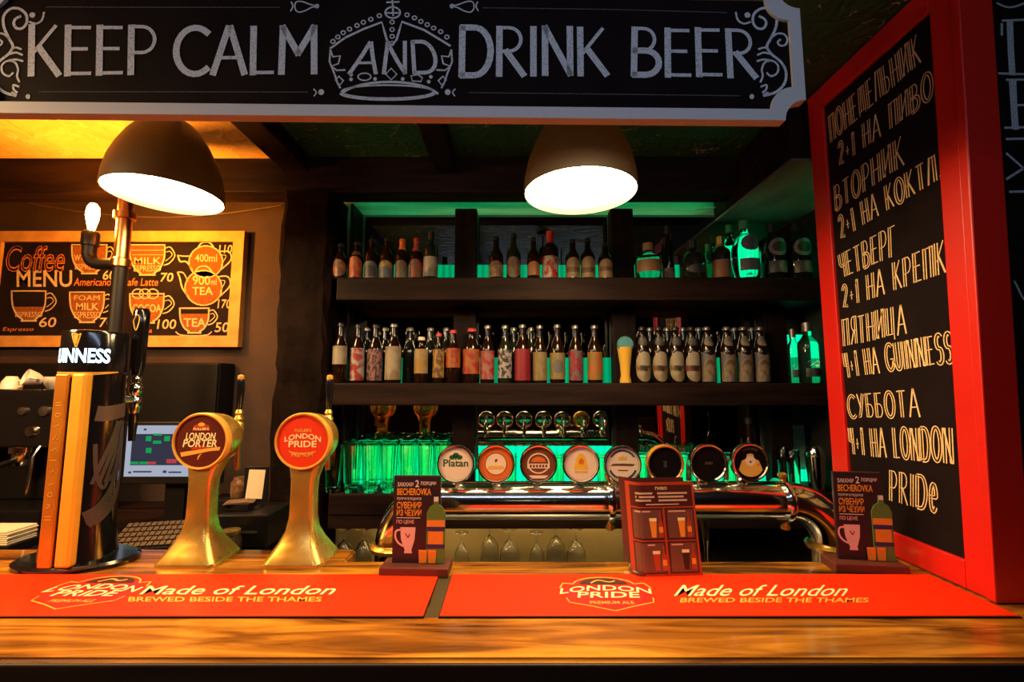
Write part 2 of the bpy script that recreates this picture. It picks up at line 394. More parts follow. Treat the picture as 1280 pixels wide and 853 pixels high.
# ================================================================= the room
ZC = 2.66                                # ceiling
def bx(a, b, **k): m = MB(); m.box(a, b, **k); return m
struct('floor', bx((-3.2, -4.2, -.05), (3.0, 2.5, 0)), M['floor'])
struct('ceiling', bx((-3.2, -4.2, ZC), (3.0, 2.5, ZC+.05)), M['strand_greenlit'])
struct('trim_6', bx((-3.15, -.2, ZC-.012), (-1.075, 1.955, ZC-.0005)), M['strand'])
struct('trim_7', bx((-3.15, 2.085, ZC-.012), (-1.06, 2.295, ZC-.0005)), M['strand'])
struct('wall_left', bx((-3.25, -4.2, 0), (-3.2, 2.5, ZC)), M['wallbrown'])
struct('wall_right', bx((3.0, -4.2, 0), (3.05, 2.5, ZC)), M['wallbrown'])
struct('wall_rear', bx((-3.2, -4.25, 0), (3.0, -4.2, ZC)), M['wallbrown'])
struct('wall_back', bx((-3.2, 2.30, 0), (-.90, 2.36, ZC)), M['wallbrown'])
WB = 2.20                                # wall behind the shelves
struct('wall_shelf_side', bx((-.90, WB, 0), (3.0, WB+.06, ZC)), noisy('shelf_wall_boards', (.30, .26, .22), (.50, .44, .38), (2, 4, 26), .55, bump=.4))
struct('wall_bar_end', bx((1.45, 1.62, 0), (1.50, WB-.001, ZC)), M['wallblack'])
# beams
beam = bx((-3.2, 1.96, 2.485), (3.0, 2.08, ZC), bev=.008)
struct('trim_1', beam, M['darkwood'])
for k, (x0, x1, z) in enumerate([(-1.07, -.95, 2.585), (-.36, -.262, 2.575)]):
    struct('trim_%d' % (k+2), bx((x0, -.2, z), (x1, 1.955, ZC), bev=.006), M['uprwood'])
struct('trim_4', bx((1.045, 1.56, 2.44), (1.449, 2.19, ZC), bev=.006), M['darkwood'])
struct('trim_8', bx((1.047, 1.565, 2.428), (1.449, 2.19, 2.4395)), noisy('pale_underside', (.12, .11, .09), (.26, .24, .20), (9, 3, 9), .6, bump=.6))  # paler board added so the beam's underside takes the green light
m = MB()                                  # hewn post between the menu wall and the shelves
bm = bmesh.new(); bmesh.ops.create_cube(bm, size=1)
for v in bm.verts: v.co = Vector((-.945+v.co.x*.23, 2.05+v.co.y*.22, 1.2425+v.co.z*2.485))
bmesh.ops.subdivide_edges(bm, edges=[e for e in bm.edges if abs(e.verts[0].co.z-e.verts[1].co.z) > 1], cuts=30)
bmesh.ops.bevel(bm, geom=[e for e in bm.edges if abs(e.verts[0].co.x-e.verts[1].co.x) < .01 and abs(e.verts[0].co.y-e.verts[1].co.y) < .01], offset=.02, segments=1, affect='EDGES')
for v in bm.verts:
    if .01 < v.co.z < 2.47: v.co.x += random.uniform(-.009, .009); v.co.y += random.uniform(-.006, .006)
m.bm(bm, 0); struct('trim_5', m, M['rough_post'])
# sagging wire on the menu wall
m = MB()
w = [at(x, y, 2.285) for x, y in ((-30, 226), (0, 238), (40, 255), (80, 262), (120, 267), (165, 271), (210, 272), (250, 270), (290, 266), (352, 257))]
m.tube(w, .004, 6)
tag(m.build('cable', noisy('cable_sheath', (.09, .05, .03), (.12, .07, .04))), 'thin dark cable sagging along the wall above the coffee chalkboard', 'cable')
m = MB()
g = [at(x, y, 2.17) for x, y in ((870, 262), (905, 258), (935, 266), (960, 263), (985, 268), (1004, 262), (1030, 264))]
m.tube(g, .004, 6); 
for x, y in ((944, 262), (1003, 268)):
    p = at(x, y, 2.17); m.tube([p, p+Vector((.02, -.01, .03)), p+Vector((.05, -.01, .02))], .004, 6)
tag(m.build('cable', noisy('cable_sheath2', (.3, .3, .28), (.4, .4, .38))), 'looped cable on the wall above the large clear bottles, green in the light', 'cable')

# ================================================================= the bar counter
CT = 1.10
bar = thing('bar_counter', 'long varnished pine bar counter running across the foreground', 'bar counter', (0, 1.05, 0))
m = MB()
def slab(pts, z0, z1, bev):
    bm = bmesh.new(); vs = [bm.verts.new((x, y-1.05, z0)) for x, y in pts]; f = bm.faces.new(vs)
    r = bmesh.ops.extrude_face_region(bm, geom=[f])
    for g in r['geom']:
        if isinstance(g, bmesh.types.BMVert): g.co.z = z1
    bmesh.ops.recalc_face_normals(bm, faces=bm.faces[:])
    bmesh.ops.bevel(bm, geom=bm.edges[:], offset=bev, segments=3, affect='EDGES')
    return bm
m.bm(slab([(-2.6, .845), (2.0, .845), (2.0, 1.60), (1.09, 1.60), (1.09, 1.285), (-.47, 1.285), (-.47, 1.375), (-2.6, 1.375)], 1.045, CT, .006), 0)
m.build('worktop', M['top'], bar)
m = MB(); m.box((-2.6, .836-1.05, 1.035), (2.0, .8445-1.05, CT-.004), bev=.003); m.build('edge_trim', M['counterfront'], bar)
m = MB(); m.box((-2.6, .862-1.05, .99), (2.0, .89-1.05, 1.045), bev=.004); m.build('moulding', M['counterfront'], bar)
m = MB(); m.box((-2.6, .93-1.05, 0), (2.0, .97-1.05, .99))
m.build('front_panel', M['counterfront'], bar)
m = MB(); m.box((-.1865, .987-1.05, CT-.002), (-.1585, 1.188-1.05, CT+.0004)); m.build('gap_shade_strip', mat('gap_shade_strip', (.055, .045, .018), .4), bar)  # dark strip laid in for the shade between the runners
# inner work surface and back counters
wk = thing('underbar_unit', 'low steel work surface behind the counter carrying the chrome pipe tower', 'work surface', (.35, 1.45, 0))
m2 = MB(); m2.box((-.66, -.15, .83), (.73, .16, .85), bev=.003); m2.build('worktop', M['steel'], wk)
m2 = MB(); m2.box((-.66, -.14, 0), (.73, .15, .829)); m2.build('cabinet', M['matte'], wk)
bk = thing('back_counter', 'dark back counter on the left holding the screen and the coffee machine', 'counter', (-1.9, 1.95, 0))
m2 = MB(); m2.box((-1.25, -.38, .96), (.87, .345, 1.0), bev=.004); m2.build('worktop', M['darkwood'], bk)
m2 = MB(); m2.box((-1.25, -.33, 0), (.87, .34, .959)); m2.build('cabinet', M['matte'], bk)

# ---------------------------------------------------------------- bar runners
def runner(name, label, x0, x1, emb, txt, sub):
    t = thing(name, label, 'bar mat', ((x0+x1)/2, 1.088, CT), 'red bar runners along the counter')
    cx = (x0+x1)/2; m = MB(); m.box((x0-cx, -.102, 0), (x1-cx, .102, .005), bev=.0018); m.build('mat', M['runner'], t)
    m = MB(); m.box((x0-cx-.002, -.105, 0), (x1-cx+.002, .105, .003)); m.build('rubber_base', M['matte'], t)
    F = Face((-cx, -1.088, .005), (1, 0, 0), (0, 1, 0))          # printed face in world x, y
    def q(px0, py0, px1, py1):       # quad from its pixels, as (x, y) on the counter
        return [tuple(atz(x, y, CT+.005)[:2]) for x, y in ((px0, py0), (px1, py0), (px1, py1), (px0, py1))]
    e = MB(); mats = [M['p_dark'], M['p_gold'], M['p_cream'], M['p_reddk']]
    (ex, ey) = tuple(atz(*emb, CT+.005)[:2]); s = .115
    fill(e, F, [(ex-.105, ey+.040), (ex-.085, ey+.055)]+arc(ex, ey+.05, .085, .034, 170, 10, 12)+[(ex+.085, ey+.055), (ex+.105, ey+.040), (ex+.1, ey-.03), (ex+.05, ey-.055), (ex, ey-.075), (ex-.05, ey-.055), (ex-.1, ey-.03)], .0004, 3)
    ribbon(e, F, [(ex-.11, ey+.03), (ex-.1, ey+.055), (ex-.075, ey+.05)]+arc(ex, ey+.045, .075, .042, 165, 15, 14)+[(ex+.075, ey+.05), (ex+.1, ey+.055), (ex+.11, ey+.03)], .004, .0008, 1)
    ribbon(e, F, [(ex-.1, ey-.02), (ex-.095, ey-.04), (ex-.045, ey-.058), (ex, ey-.078), (ex+.045, ey-.058), (ex+.095, ey-.04), (ex+.1, ey-.02)], .003, .0008, 1)
    fill(e, F, arc(ex, ey+.048, .06, .034, 180, 0, 12), .0010, 0)
    ribbon(e, F, smoothline([(ex-.03, ey+.055), (ex-.01, ey+.07), (ex+.015, ey+.06), (ex+.03, ey+.066)]), .005, .0013, 1)
    e.build('emblem', mats, t)
    l = MB()
    bow = lambda a, b: (a, b*(.8+.0*a)+.55*(1-(2*a-1)**2)-.28)
    typ(l, F, 'LONDON', [(ex-.114, ey+.040), (ex+.108, ey+.040), (ex+.108, ey+.006), (ex-.114, ey+.006)], .0014, 0, .012, .15, bow)
    typ(l, F, 'PRIDE', [(ex-.075, ey+.008), (ex+.075, ey+.008), (ex+.075, ey-.020), (ex-.075, ey-.020)], .0014, 0, .012, .15)
    l.build('emblem_lettering', M['p_cream'], t); l = MB()
    typ(l, F, 'Made of London', q(*txt), .0010, 0, .006, .5)
    l.build('slogan', M['p_cream'], t)
    l = MB(); typ(l, F, 'BREWED BESIDE THE THAMES', q(*sub), .0010, 0, .014, .1); l.build('small_lettering', M['p_gold'], t); l = MB(); typ(l, F, 'PREMIUM ALE', [(ex-.05, ey-.035), (ex+.05, ey-.035), (ex+.05, ey-.048), (ex-.05, ey-.048)], .0010, 0, .012)
    l.build('small_lettering', M['p_gold'], t)
M['runner'] = noisy('red_rubber_runner', (.90, .026, .002), (.94, .032, .003), (300, 300, 300), .5, bump=.05, spec=.25)
M['p_dark'] = mat('print_dark', (.06, .012, .008), .5); M['p_gold'] = mat('print_gold', (.85, .42, .06), .5)
M['p_cream'] = mat('print_cream', (.95, .80, .42), .5); M['p_reddk'] = mat('print_deep_red', (.62, .012, .006), .5)
runner('bar_runner', 'red bar runner on the left, its far edge under the golden taps', -1.43, -.190, (112, 741), (174, 733, 420, 744), (160, 747, 402, 753))
runner('bar_runner', 'red bar runner on the right, reaching up to the red framed chalkboard', -.155, 1.085, (760, 743), (842, 732, 1060, 746), (850, 748, 1086, 754))

# ================================================================= chalk sign over the bar
yaw = -math.radians(.9)
su = Vector((math.cos(yaw), -math.sin(yaw), 0)); F = Face((-.2, .9, 0), su, (0, 0, 1))
F.n = su.cross(Vector((0, 0, 1))).normalized()
xr, zb = F.px(1007, 153); _, zb = F.px(560, 148.5)
zt = zb+.315; xc = F.px(489, 70)[0]; xl = 2*xc-xr
sign = thing('chalk_sign', 'long black chalk sign with white notched frame hung above the bar', 'sign', F.pt(xc, zb, 0))
base = Vector(sign.location); FS = Face(F.o-base, F.u, F.v)
def notched(x0, z0, x1, z1, r):
    return arc(x0, z0, r, r, 90, 0, 8)+arc(x1, z0, r, r, 180, 90, 8)+arc(x1, z1, r, r, 270, 180, 8)+arc(x0, z1, r, r, 360, 270, 8)
bt = .026
fn = lambda a, b, c: FS.pt(a, b, -c)
m = MB(); m.prism(notched(xl+.01, zb+.01, xr-.01, zt-.01, .05), 0, .014, fn=fn); m.build('panel', M['board'], sign)
m = MB(); m.ring(notched(xl, zb, xr, zt, .048), notched(xl+bt, zb+bt, xr-bt, zt-bt, .052), -.006, .018, fn=fn); m.build('frame', M['white'], sign)
for a in (xl+.25, xr-.25):
    p = FS.pt(a, zt-.01, -.008); m = MB(); m.tube([p, (p.x, p.y, ZC-base.z)], .005, 8); m.build('hanger', M['steel'], sign)
def spx(q): return [F.px(*p) for p in q]
m = MB()
for txt, q in (('KEEP', ((38, 33), (194, 34), (193, 92), (37, 94))), ('CALM', ((221, 35), (396, 34), (395, 91), (220, 93))),
               ('DRINK', ((576, 34), (757, 36), (758, 93), (575, 94))), ('BEER', ((791, 36), (940, 38), (944, 96), (790, 94)))):
    m = MB(); letter(m, FS, txt, spx(q), .0080, .0145, .16, .0007, jit=.01); m.build('lettering', M['chalk'], sign)
m = MB(); letter(m, FS, 'AND', spx(((450, 54), (540, 52), (548, 91), (437, 92))), .006, .009, .18)
m.build('lettering', M['chalk'], sign)
# crown
cr = MB(); c2 = lambda pts: [F.px(320+x*.266, y*.266) for x, y in pts]
def cl(pts, w=.004, closed=False, sm=False): ribbon(cr, FS, smoothline(c2(pts)) if sm else c2(pts), w, .0007, closed=closed)
cl(ell(643, 60, 35, 26), closed=True); cl([(641, -12), (645, 74)]); cl([(615, 12), (672, 10)]); cl([(612, 62), (678, 62)])
cl([(350, 228), (420, 178), (505, 138), (592, 105), (604, 150), (618, 198), (640, 212), (660, 190), (672, 150), (686, 103), (790, 142), (850, 178), (912, 216)], .005)
for s in (1, -1):
    f = (lambda p: p) if s == 1 else (lambda p: [(1268-x, y) for x, y in p])
    cl(f([(350, 236), (346, 290), (368, 345), (384, 392), (396, 414)]), .004)
    cl(f([(352, 240), (362, 268), (396, 264), (388, 300), (356, 312), (380, 332), (418, 330)]), .004)
    cl(f([(374, 376), (390, 360), (411, 380), (394, 402)]), .004, True)
cl(arc(628, 470, 240, 84, 200, 340, 20), .0055); cl(arc(618, 432, 216, 31, 0, 345, 30), .004, True); cl(arc(618, 436, 224, 34, 10, 170, 20), .005)
for x, y in ((580, 75), (540, 92), (505, 106), (475, 121), (440, 138), (410, 155), (385, 175), (362, 196), (710, 71), (745, 85), (775, 102), (805, 117), (835, 133), (868, 150), (897, 175), (640, 105), (640, 140), (640, 172), (640, 205)):
    cl(ell(x, y, 10, 9, 10), .003, True)
for x, y in ((447, 352), (447, 374), (560, 372), (690, 372), (822, 362), (812, 385)): fill(cr, FS, c2(ell(x, y, 9, 9, 10))[::-1], .0007)
cl(ell(510, 362, 30, 17), .003, True); cl([(610, 350), (635, 322), (662, 350), (636, 376)], .003, True); cl([(728, 358), (760, 352), (782, 366), (776, 384), (735, 382)], .003, True)
cr.build('crown_drawing', M['chalk'], sign)
# scrolls and ruled lines
m = MB()
def sl(f, pts, w=.0045, sm=True, closed=False): p = [f(x, y) for x, y in pts]; ribbon(m, FS, smoothline(p, 4) if sm else p, w, .0007, closed=closed)
fr = lambda x, y: F.px(640+x*.2895, y*.2895)
fl = lambda x, y: F.px(975-(640+x*.2895), y*.2895)
for f in (fr, fl):
    m = MB()
    sl(f, [(966, 55), (975, 88), (1000, 103), (1028, 96)])
    sl(f, [(1068, 72), (1090, 84), (1096, 105), (1082, 124), (1058, 122), (1040, 98), (1044, 62), (1075, 38), (1112, 40), (1140, 72), (1138, 120), (1115, 170), (1100, 202), (1120, 235), (1160, 268), (1182, 310), (1176, 360), (1140, 398), (1085, 414), (1105, 402)], .006)
    sl(f, [(1112, 172), (1140, 148), (1172, 148), (1188, 170), (1180, 194), (1158, 198), (1146, 184), (1158, 172)])
    sl(f, [(1072, 355), (1082, 330), (1078, 300), (1092, 270), (1124, 264), (1148, 285), (1144, 316), (1118, 330), (1100, 316)])
    sl(f, [(1065, 213), (1090, 206), (1108, 216)]); sl(f, [(1060, 238), (1086, 228), (1112, 234)]); sl(f, [(1058, 265), (1086, 258), (1118, 262)])
    sl(f, [(1075, 375), (1098, 368), (1096, 388), (1082, 400)])
    fill(m, FS, [f(x, y) for x, y in ell(1035, 418, 10, 11, 12)], .0007); fill(m, FS, [f(x, y) for x, y in ell(1016, 66, 13, 12, 12)], .0007)
    m.build('scroll_drawing', M['chalk'], sign)
fp = lambda x, y: F.px(320+x*.266, y*.266)
for s in (1, -1):
    m = MB(); g = fp if s == 1 else (lambda x, y: fp(1208-x, y))
    sl(g, [(290, 30), (255, 22), (215, 8), (188, 12), (184, 40), (200, 58), (230, 52), (262, 36), (288, 31)], .003)
    sl(g, [(166, 10), (174, 30), (164, 52)], .003); fill(m, FS, [g(x, y) for x, y in ell(287, 30, 11, 11, 12)], .0007)
    m.build('drop_drawing', M['chalk'], sign); m = MB()
    sl(g, [(272, 420), (284, 435), (274, 452)], .003); fill(m, FS, [g(a, b) for a, b in ell(307, 434, 14, 14, 12)], .0007); m.build('dot_drawing', M['chalk'], sign)
for p in ([(58, 9), (200, 9.5), (350, 9.5)], [(604, 10), (760, 12), (908, 16)], [(50, 115), (200, 115), (385, 115.5)], [(586, 116), (760, 118), (925, 120)]):
    m = MB(); ribbon(m, FS, [F.px(*q) for q in p], .0022, .0007); m.build('ruled_line', M['chalkdim'], sign)

# ================================================================= red framed chalkboard on the right
XB = 1.106
rb = thing('framed_chalkboard', 'tall red framed chalkboard with handwritten daily offers, standing on the bar end', 'chalkboard', (XB, 1.29, CT))
base = Vector(rb.location)
FB = Face((XB, 0, 0), (0, -1, 0), (0, 0, 1)); FBl = Face(FB.o-base, FB.u, FB.v)
Y0, Y1 = 1.04, 1.535; ZB0, ZB1 = CT+.003, 2.652
def rbx(name, a, b, mt, bev=.003): m = MB(); m.box(tuple(Vector(a)-base), tuple(Vector(b)-base), bev=bev); return m.build(name, mt, rb)
rbx('board', (XB+.004, Y0+.05, ZB0+.03), (XB+.03, Y1-.05, ZB1-.03), M['board'], 0)
rbx('stile', (XB-.006, Y1-.07, ZB0), (XB+.045, Y1, ZB1), M['red'])
rbx('stile', (XB-.006, Y0+.022, ZB0), (XB+.045, 1.111, ZB1), M['red'])
rbx('rail', (XB-.006, 1.111, ZB0), (XB+.045, Y1-.07, ZB0+.068), M['red'])
rbx('rail', (XB-.006, 1.111, ZB1-.075), (XB+.045, Y1-.07, ZB1), M['red'])
rbx('edge_moulding', (XB-.012, Y0, ZB0), (XB+.072, Y0+.02, ZB1), M['red'], .003)
for ch in rb.children:
    for v in ch.data.vertices:                 # the near stile leans a little towards the room
        k = (Y1-.07-(v.co.y+base.y))/(Y1-.07-Y0); v.co.y -= .058*max(0, min(1, k))*v.co.z/1.52
FBl.o = FBl.o+Vector((.004, 0, 0)); FBx = Face((XB+.004, 0, 0), (0, -1, 0), (0, 0, 1))
LN = [('ПОНЕДЕЛЬНИК', ((1030, 146), (1146, 42), (1151, 77), (1033, 178))), ('2+1 НА ПИВО', ((1042, 180), (1164, 88), (1166, 122), (1044, 207))),
      ('ВТОРНИК', ((1037, 233), (1127, 170), (1130, 206), (1039, 263))), ('2+1 НА КОКТЛ.', ((1042, 271), (1177, 190), (1180, 222), (1046, 298))),
      ('ЧЕТВЕРГ', ((1042, 319), (1118, 281), (1119, 319), (1046, 347))), ('2+1 НА КРЕПК', ((1047, 358), (1183, 300), (1185, 340), (1049, 385))),
      ('ПЯТНИЦА', ((1047, 400), (1131, 380), (1133, 416), (1049, 433))), ('4+1 НА GUINNESS', ((1048, 442), (1191, 415), (1194, 452), (1052, 472))),
      ('СУББОТА', ((1053, 495), (1147, 486), (1150, 521), (1056, 522))), ('4+1 НА LONDON', ((1055, 536), (1192, 535), (1194, 579), (1058, 568))),
      ('PRIDe', ((1113, 588), (1174, 599), (1174, 641), (1113, 625)))]
for txt, q in LN:
    m = MB(); letter(m, FBl, txt, [FBx.px(p[0]+(-3 if p[0] > 1170 else 6 if p[0] < 1060 else 0), p[1]) for p in q], .0031, .0048, .30, .0006, outline=.0074, jit=.02)
    m.build('lettering', M['chalky'], rb)
m = MB()
for pts in ([(1058, 604), (1060, 598), (1066, 598), (1071, 604), (1068, 612), (1060, 612)], [(1099, 632), (1104, 630), (1110, 640), (1110, 652), (1104, 664), (1098, 660)]):
    ribbon(m, FBl, smoothline([FBx.px(*p) for p in pts]), .0036, .0006)
m.build('flourish', M['chalky'], rb)
# black lettered board beyond it, facing the room
FW = Face((1.18, 1.075, 0), (1, 0, 0), (0, 0, 1))
wb = thing('chalkboard_panel', 'black chalkboard panel at the right edge with large serif capitals', 'chalkboard', (1.42, 1.09, 1.1))
m = MB(); m.box((-.238, -.015, 0), (.24, .02, 1.55), bev=.003); m.build('board', M['board'], wb)
FWl = Face(FW.o-Vector(wb.location), FW.u, FW.v); m = MB()
wq = lambda *p: [FW.px(*q) for q in p]
for pts in ([(1253, 26), (1300, 24), (1345, 24)], [(1252, 30), (1252, 44)], [(1345, 30), (1345, 44)], [(1298, 26), (1298, 92)], [(1282, 92), (1315, 92)],
            [(1258, 100), (1340, 99)], [(1262, 100), (1266, 160)], [(1256, 160), (1290, 159)], [(1266, 132), (1318, 130)], [(1258, 174), (1345, 172)], [(1258, 192), (1310, 238)], [(1258, 224), (1305, 194)], [(1262, 240), (1345, 238)]):
    ribbon(m, FWl, wq(*pts), .006, .0006)
for x0, y0, y1 in ((1262, 27, 92), (1266, 101, 160)):
    ribbon(m, FWl, wq((x0, y0), (x0+1, (y0+y1)/2), (x0+3, y1)), .017, .0007)
ribbon(m, FWl, wq((1248, 92), (1280, 93)), .006, .0008); ribbon(m, FWl, smoothline(wq((1246, 4), (1258, 9), (1270, 8), (1285, 2))), .005, .0006)
ribbon(m, FWl, smoothline(wq((1268, 352), (1272, 360), (1278, 372), (1286, 380))), .005, .0006)
m.build('lettering', chalk('grey_chalk', (.55, .62, .66)), wb)

# ================================================================= pendant lamps over the bar
M['shade'] = mat('lamp_enamel', (.035, .025, .018), .42)
def shade_mat():
    m = mat('lamp_shade_enamel', (.036, .028, .020), .45); n, l, b = nodes(m)
    t = n.new('ShaderNodeBsdfTranslucent'); t.inputs['Color'].default_value = (.9, .50, .08, 1)  # yellow translucency stands in for the lens glow at the rim
    mx = n.new('ShaderNodeMixShader'); mx.inputs[0].default_value = .03
    o = n['Material Output']; l.new(b.outputs[0], mx.inputs[1]); l.new(t.outputs[0], mx.inputs[2]); l.new(mx.outputs[0], o.inputs[0]); return m
M['shade'] = shade_mat()
DOME = [(.180, 0), (.1795, .02), (.177, .05), (.167, .1), (.148, .153), (.126, .2), (.101, .24), (.076, .27), (.046, .29), (.022, .298)]
def pendant(label, p):
    t = thing('pendant_lamp', label, 'lamp', p, 'dome pendant lamps over the bar')
    m = MB(); m.lathe(DOME+[(.020, .296), (.044, .287), (.073, .267), (.098, .237), (.123, .197), (.145, .15), (.164, .098), (.174, .05), (.1765, .02), (.177, 0), (.180, 0)], 56)
    m.build('shade', M['shade'], t)
    m = MB(); m.lathe([(0, .004), (.06, .005), (.12, .009), (.165, .016), (.1755, .022), (.165, .026), (0, .026)], 48); m.build('diffuser', M['diff'], t)
    m = MB(); m.lathe([(.021, .298), (.026, .30), (.026, .335), (.012, .35), (0, .352)], 20); m.build('cap', M['black'], t)
    m = MB(); m.tube([(0, 0, .35), (0, 0, ZC-p[2]-.02)], .004, 8); m.build('cord', M['black'], t)
    m = MB(); m.lathe([(0, -.02), (.03, -.02), (.045, 0), (0, 0)], 20, c=(0, 0, ZC-p[2])); m.build('ceiling_rose', M['black'], t)
pendant('dark dome pendant lamp hanging in front of the bottle shelves, right of centre', at(725, 242, 1.35))
pendant('dark dome pendant lamp hanging in front of the coffee chalkboard', at(207, 246, 1.52))
# ---------------------------------------------------------------- pipe lamp with a bare bulb
D = 1.78
pl = thing('pipe_lamp', 'copper pipe lamp with a bare glowing filament bulb before the coffee chalkboard', 'lamp', (at(151, 330, D).x, D, 1.0))
B = Vector(pl.location); z = lambda y: at(120, y, D).z-1.0; xx = lambda x: at(x, 310, D).x-B.x
m = MB(); m.tube([(0, 0, .012), (0, 0, z(333))], .026, 20); m.build('pipe', mat('silhouette_pipe', (.007, .004, .003), .5, spec=.3), pl)  # backlit silhouette put into the pipe colour, near black; elbow too
m = MB(); m.tube([(0, 0, z(333)), (0, 0, ZC-1.0)], .026, 20); m.lathe([(.028, 0), (.034, .005), (.034, .035), (.028, .04)], 20, c=(0, 0, z(335))); m.lathe([(.028, 0), (.038, .004), (.038, .03), (.028, .034)], 20, c=(0, 0, z(275))); m.build('upper_pipe', M['copper'], pl)
r = .075; ex = xx(112)
m = MB(); m.tube([(0, 0, z(330)), (ex*.45, 0, z(330))]+[(ex+.045*(1-math.sin(math.radians(a))), 0, z(330)+.045*(1-math.cos(math.radians(a)))) for a in (0, 20, 40, 60, 80, 90)]+[(ex, 0, z(305))], .024, 18)
m.build('elbow', mat('silhouette_pipe', (.007, .004, .003)), pl)
m = MB(); m.lathe([(.026, z(308)), (.030, z(307)), (.030, z(292)), (.022, z(289)), (0, z(289))], 20, c=(ex, 0, 0)); m.build('socket', M['black'], pl)
h = z(254)-z(289)
m = MB(); m.lathe([(.010, 0), (.013, .15*h), (.020, .42*h), (.0225, .62*h), (.019, .84*h), (.010, .97*h), (0, h)], 20, c=(ex, 0, z(289))); m.build('bulb', M['bulb'], pl)
m = MB(); m.lathe([(0, 0), (.07, 0), (.07, .006), (.03, .012), (.027, .03)], 24); m.build('base_flange', M['black'], pl)
# ================================================================= beer towers on the left of the counter
def rrect(hx, hy, r, n=6):
    P = []
    for sx, sy, a in ((1, 1, 0), (-1, 1, 90), (-1, -1, 180), (1, -1, 270)):
        P += [(sx*(hx-r)+r*math.cos(math.radians(a+90*i/n)), sy*(hy-r)+r*math.sin(math.radians(a+90*i/n))) for i in range(n+1)]
    return P
def loft(mb, rings, mi=0, cap=True, smooth=True):
    n = len(rings[0]); vs = [p for r in rings for p in r]; fs = []
    for i in range(len(rings)-1):
        for k in range(n):
            k2 = (k+1) % n; fs.append([i*n+k, i*n+k2, (i+1)*n+k2, (i+1)*n+k])
    mb.add(vs, fs, mi, smooth)
    if cap:
        mb.add(rings[0], [list(range(n))[::-1]], mi); mb.add(rings[-1], [list(range(n))], mi)
def brass_tower(label, x, y, look):
    t = thing('beer_tower', label, 'beer tap', (x, y, CT), 'brass beer towers')
    m = MB(); base = rrect(.083, .070, .022); N = len(base)
    def mix(k, rad, z, oy=0):       # k=0 rounded square .. 1 circle
        out = []
        for i, (a, b) in enumerate(base):
            ang = math.atan2(b, a); out.append(((1-k)*a+k*rad*math.cos(ang), (1-k)*b+k*rad*math.sin(ang)+oy, z))
        return out
    loft(m, [mix(0, 0, 0), mix(0, 0, .008), mix(.12, .08, .011), mix(.45, .06, .030), mix(.75, .050, .055), mix(.93, .041, .085), mix(1, .038, .12), mix(1, .0365, .19), mix(1, .038, .225, .002), mix(1, .044, .250, .008), mix(1, .052, .270, .018), mix(1, .056, .29, .028), mix(1, .05, .315, .034)])
    m.build('column', M['brass'], t)
    m = MB(); zc = .334
    m.lathe([(0, -.024), (.075, -.024), (.0795, -.018), (.0795, .0), (.078, .012), (.073, .05), (.061, .075), (.037, .09), (0, .094)], 44, c=(0, 0, zc), axis='Y'); m.build('head', M['brass'], t)
    m = MB(); m.lathe([(.0735, -.024), (.0740, -.030), (.0785, -.031), (.0808, -.026), (.0795, -.008)], 44, c=(0, 0, zc), axis='Y'); m.build('badge_rim', M['gold'], t)
    Fb = Face((0, -.0255, zc), (1, 0, 0), (0, 0, 1)); Rr = .0738
    b = MB()
    if look == 0:
        mm = [mat('porter_maroon', (.10, .016, .010), .35), M['p_cream'], M['p_gold'], mat('porter_red', (.42, .05, .012), .4)]
        fill(b, Fb, ell(0, 0, Rr, Rr, 40)); disc = b.build('badge', mm, t); l = MB()
        fill(l, Fb, arc(0, -.024, .026, .012, 0, 180, 10)+[(-.026, -.024)], .0006, 3)
        typ(l, Fb, 'LONDON', rect(-.043, .004, .043, .024), .0010, 1, .02, .15); typ(l, Fb, 'PORTER', rect(-.050, -.017, .048, .005), .0010, 1, .02, .15)
        fill(l, Fb, smoothline([(-.056, -.032), (-.03, -.028), (.0, -.024), (.03, -.019), (.058, -.016)])+smoothline([(.056, -.026), (.03, -.028), (0, -.034), (-.03, -.040), (-.052, -.044)]), .0008, 2)
        fill(l, Fb, [(-.026, .030), (.026, .030), (.022, .044), (.010, .048), (0, .056), (-.010, .048), (-.022, .044)], .0008, 3)
        typ(l, Fb, "FULLER'S", rect(-.022, .031, .022, .038), .0012, 1, .02); typ(l, Fb, 'f', rect(-.006, -.052, .006, -.036), .0012, 2, .01, .3)
        fill(l, Fb, ell(0, .047, .010, .005, 14), .0011, 2)
        l.build('lettering', mm, disc)
    else:
        mm = [mat('pride_red', (.72, .045, .012), .35), M['p_cream'], M['p_gold'], mat('pride_red2', (.60, .02, .01), .4)]
        fill(b, Fb, ell(0, 0, Rr, Rr, 40)); disc = b.build('badge', mm, t); l = MB()
        bow = lambda a, bb: (a, bb*.75+.5*(1-(2*a-1)**2)-.15)
        typ(l, Fb, 'LONDON', rect(-.052, .000, .052, .020), .0010, 1, .02, 0, bow); typ(l, Fb, 'PRIDE', rect(-.040, -.017, .040, .001), .0010, 1, .02)
        typ(l, Fb, "FULLER'S", rect(-.024, .026, .024, .035), .0010, 2, .02); typ(l, Fb, 'PREMIUM', rect(-.030, -.044, .030, -.033), .0010, 2, .02)
        ribbon(l, Fb, arc(0, -.026, .04, .008, 200, 340, 10), .0025, .0008, 2)
        l.build('lettering', mm, disc)
    # the tap, on the barman's side
    tp = MB(); zt = .355
    tp.tube([(.0, .085, zt), (.0, .15, zt)], .011, 14); tp.lathe([(0, -.03), (.016, -.03), (.017, .012), (.012, .02), (.016, .028), (.010, .04), (.013, .048), (.009, .058), (0, .058)], 18, c=(0, .145, zt))
    tap = tp.build('tap', M['brass'], t)
    s = MB(); s.tube([(0, .145, zt-.028), (0, .15, zt-.06), (0, .153, zt-.135)], [.009, .0085, .008], 14); s.build('spout', M['copper'], tap)
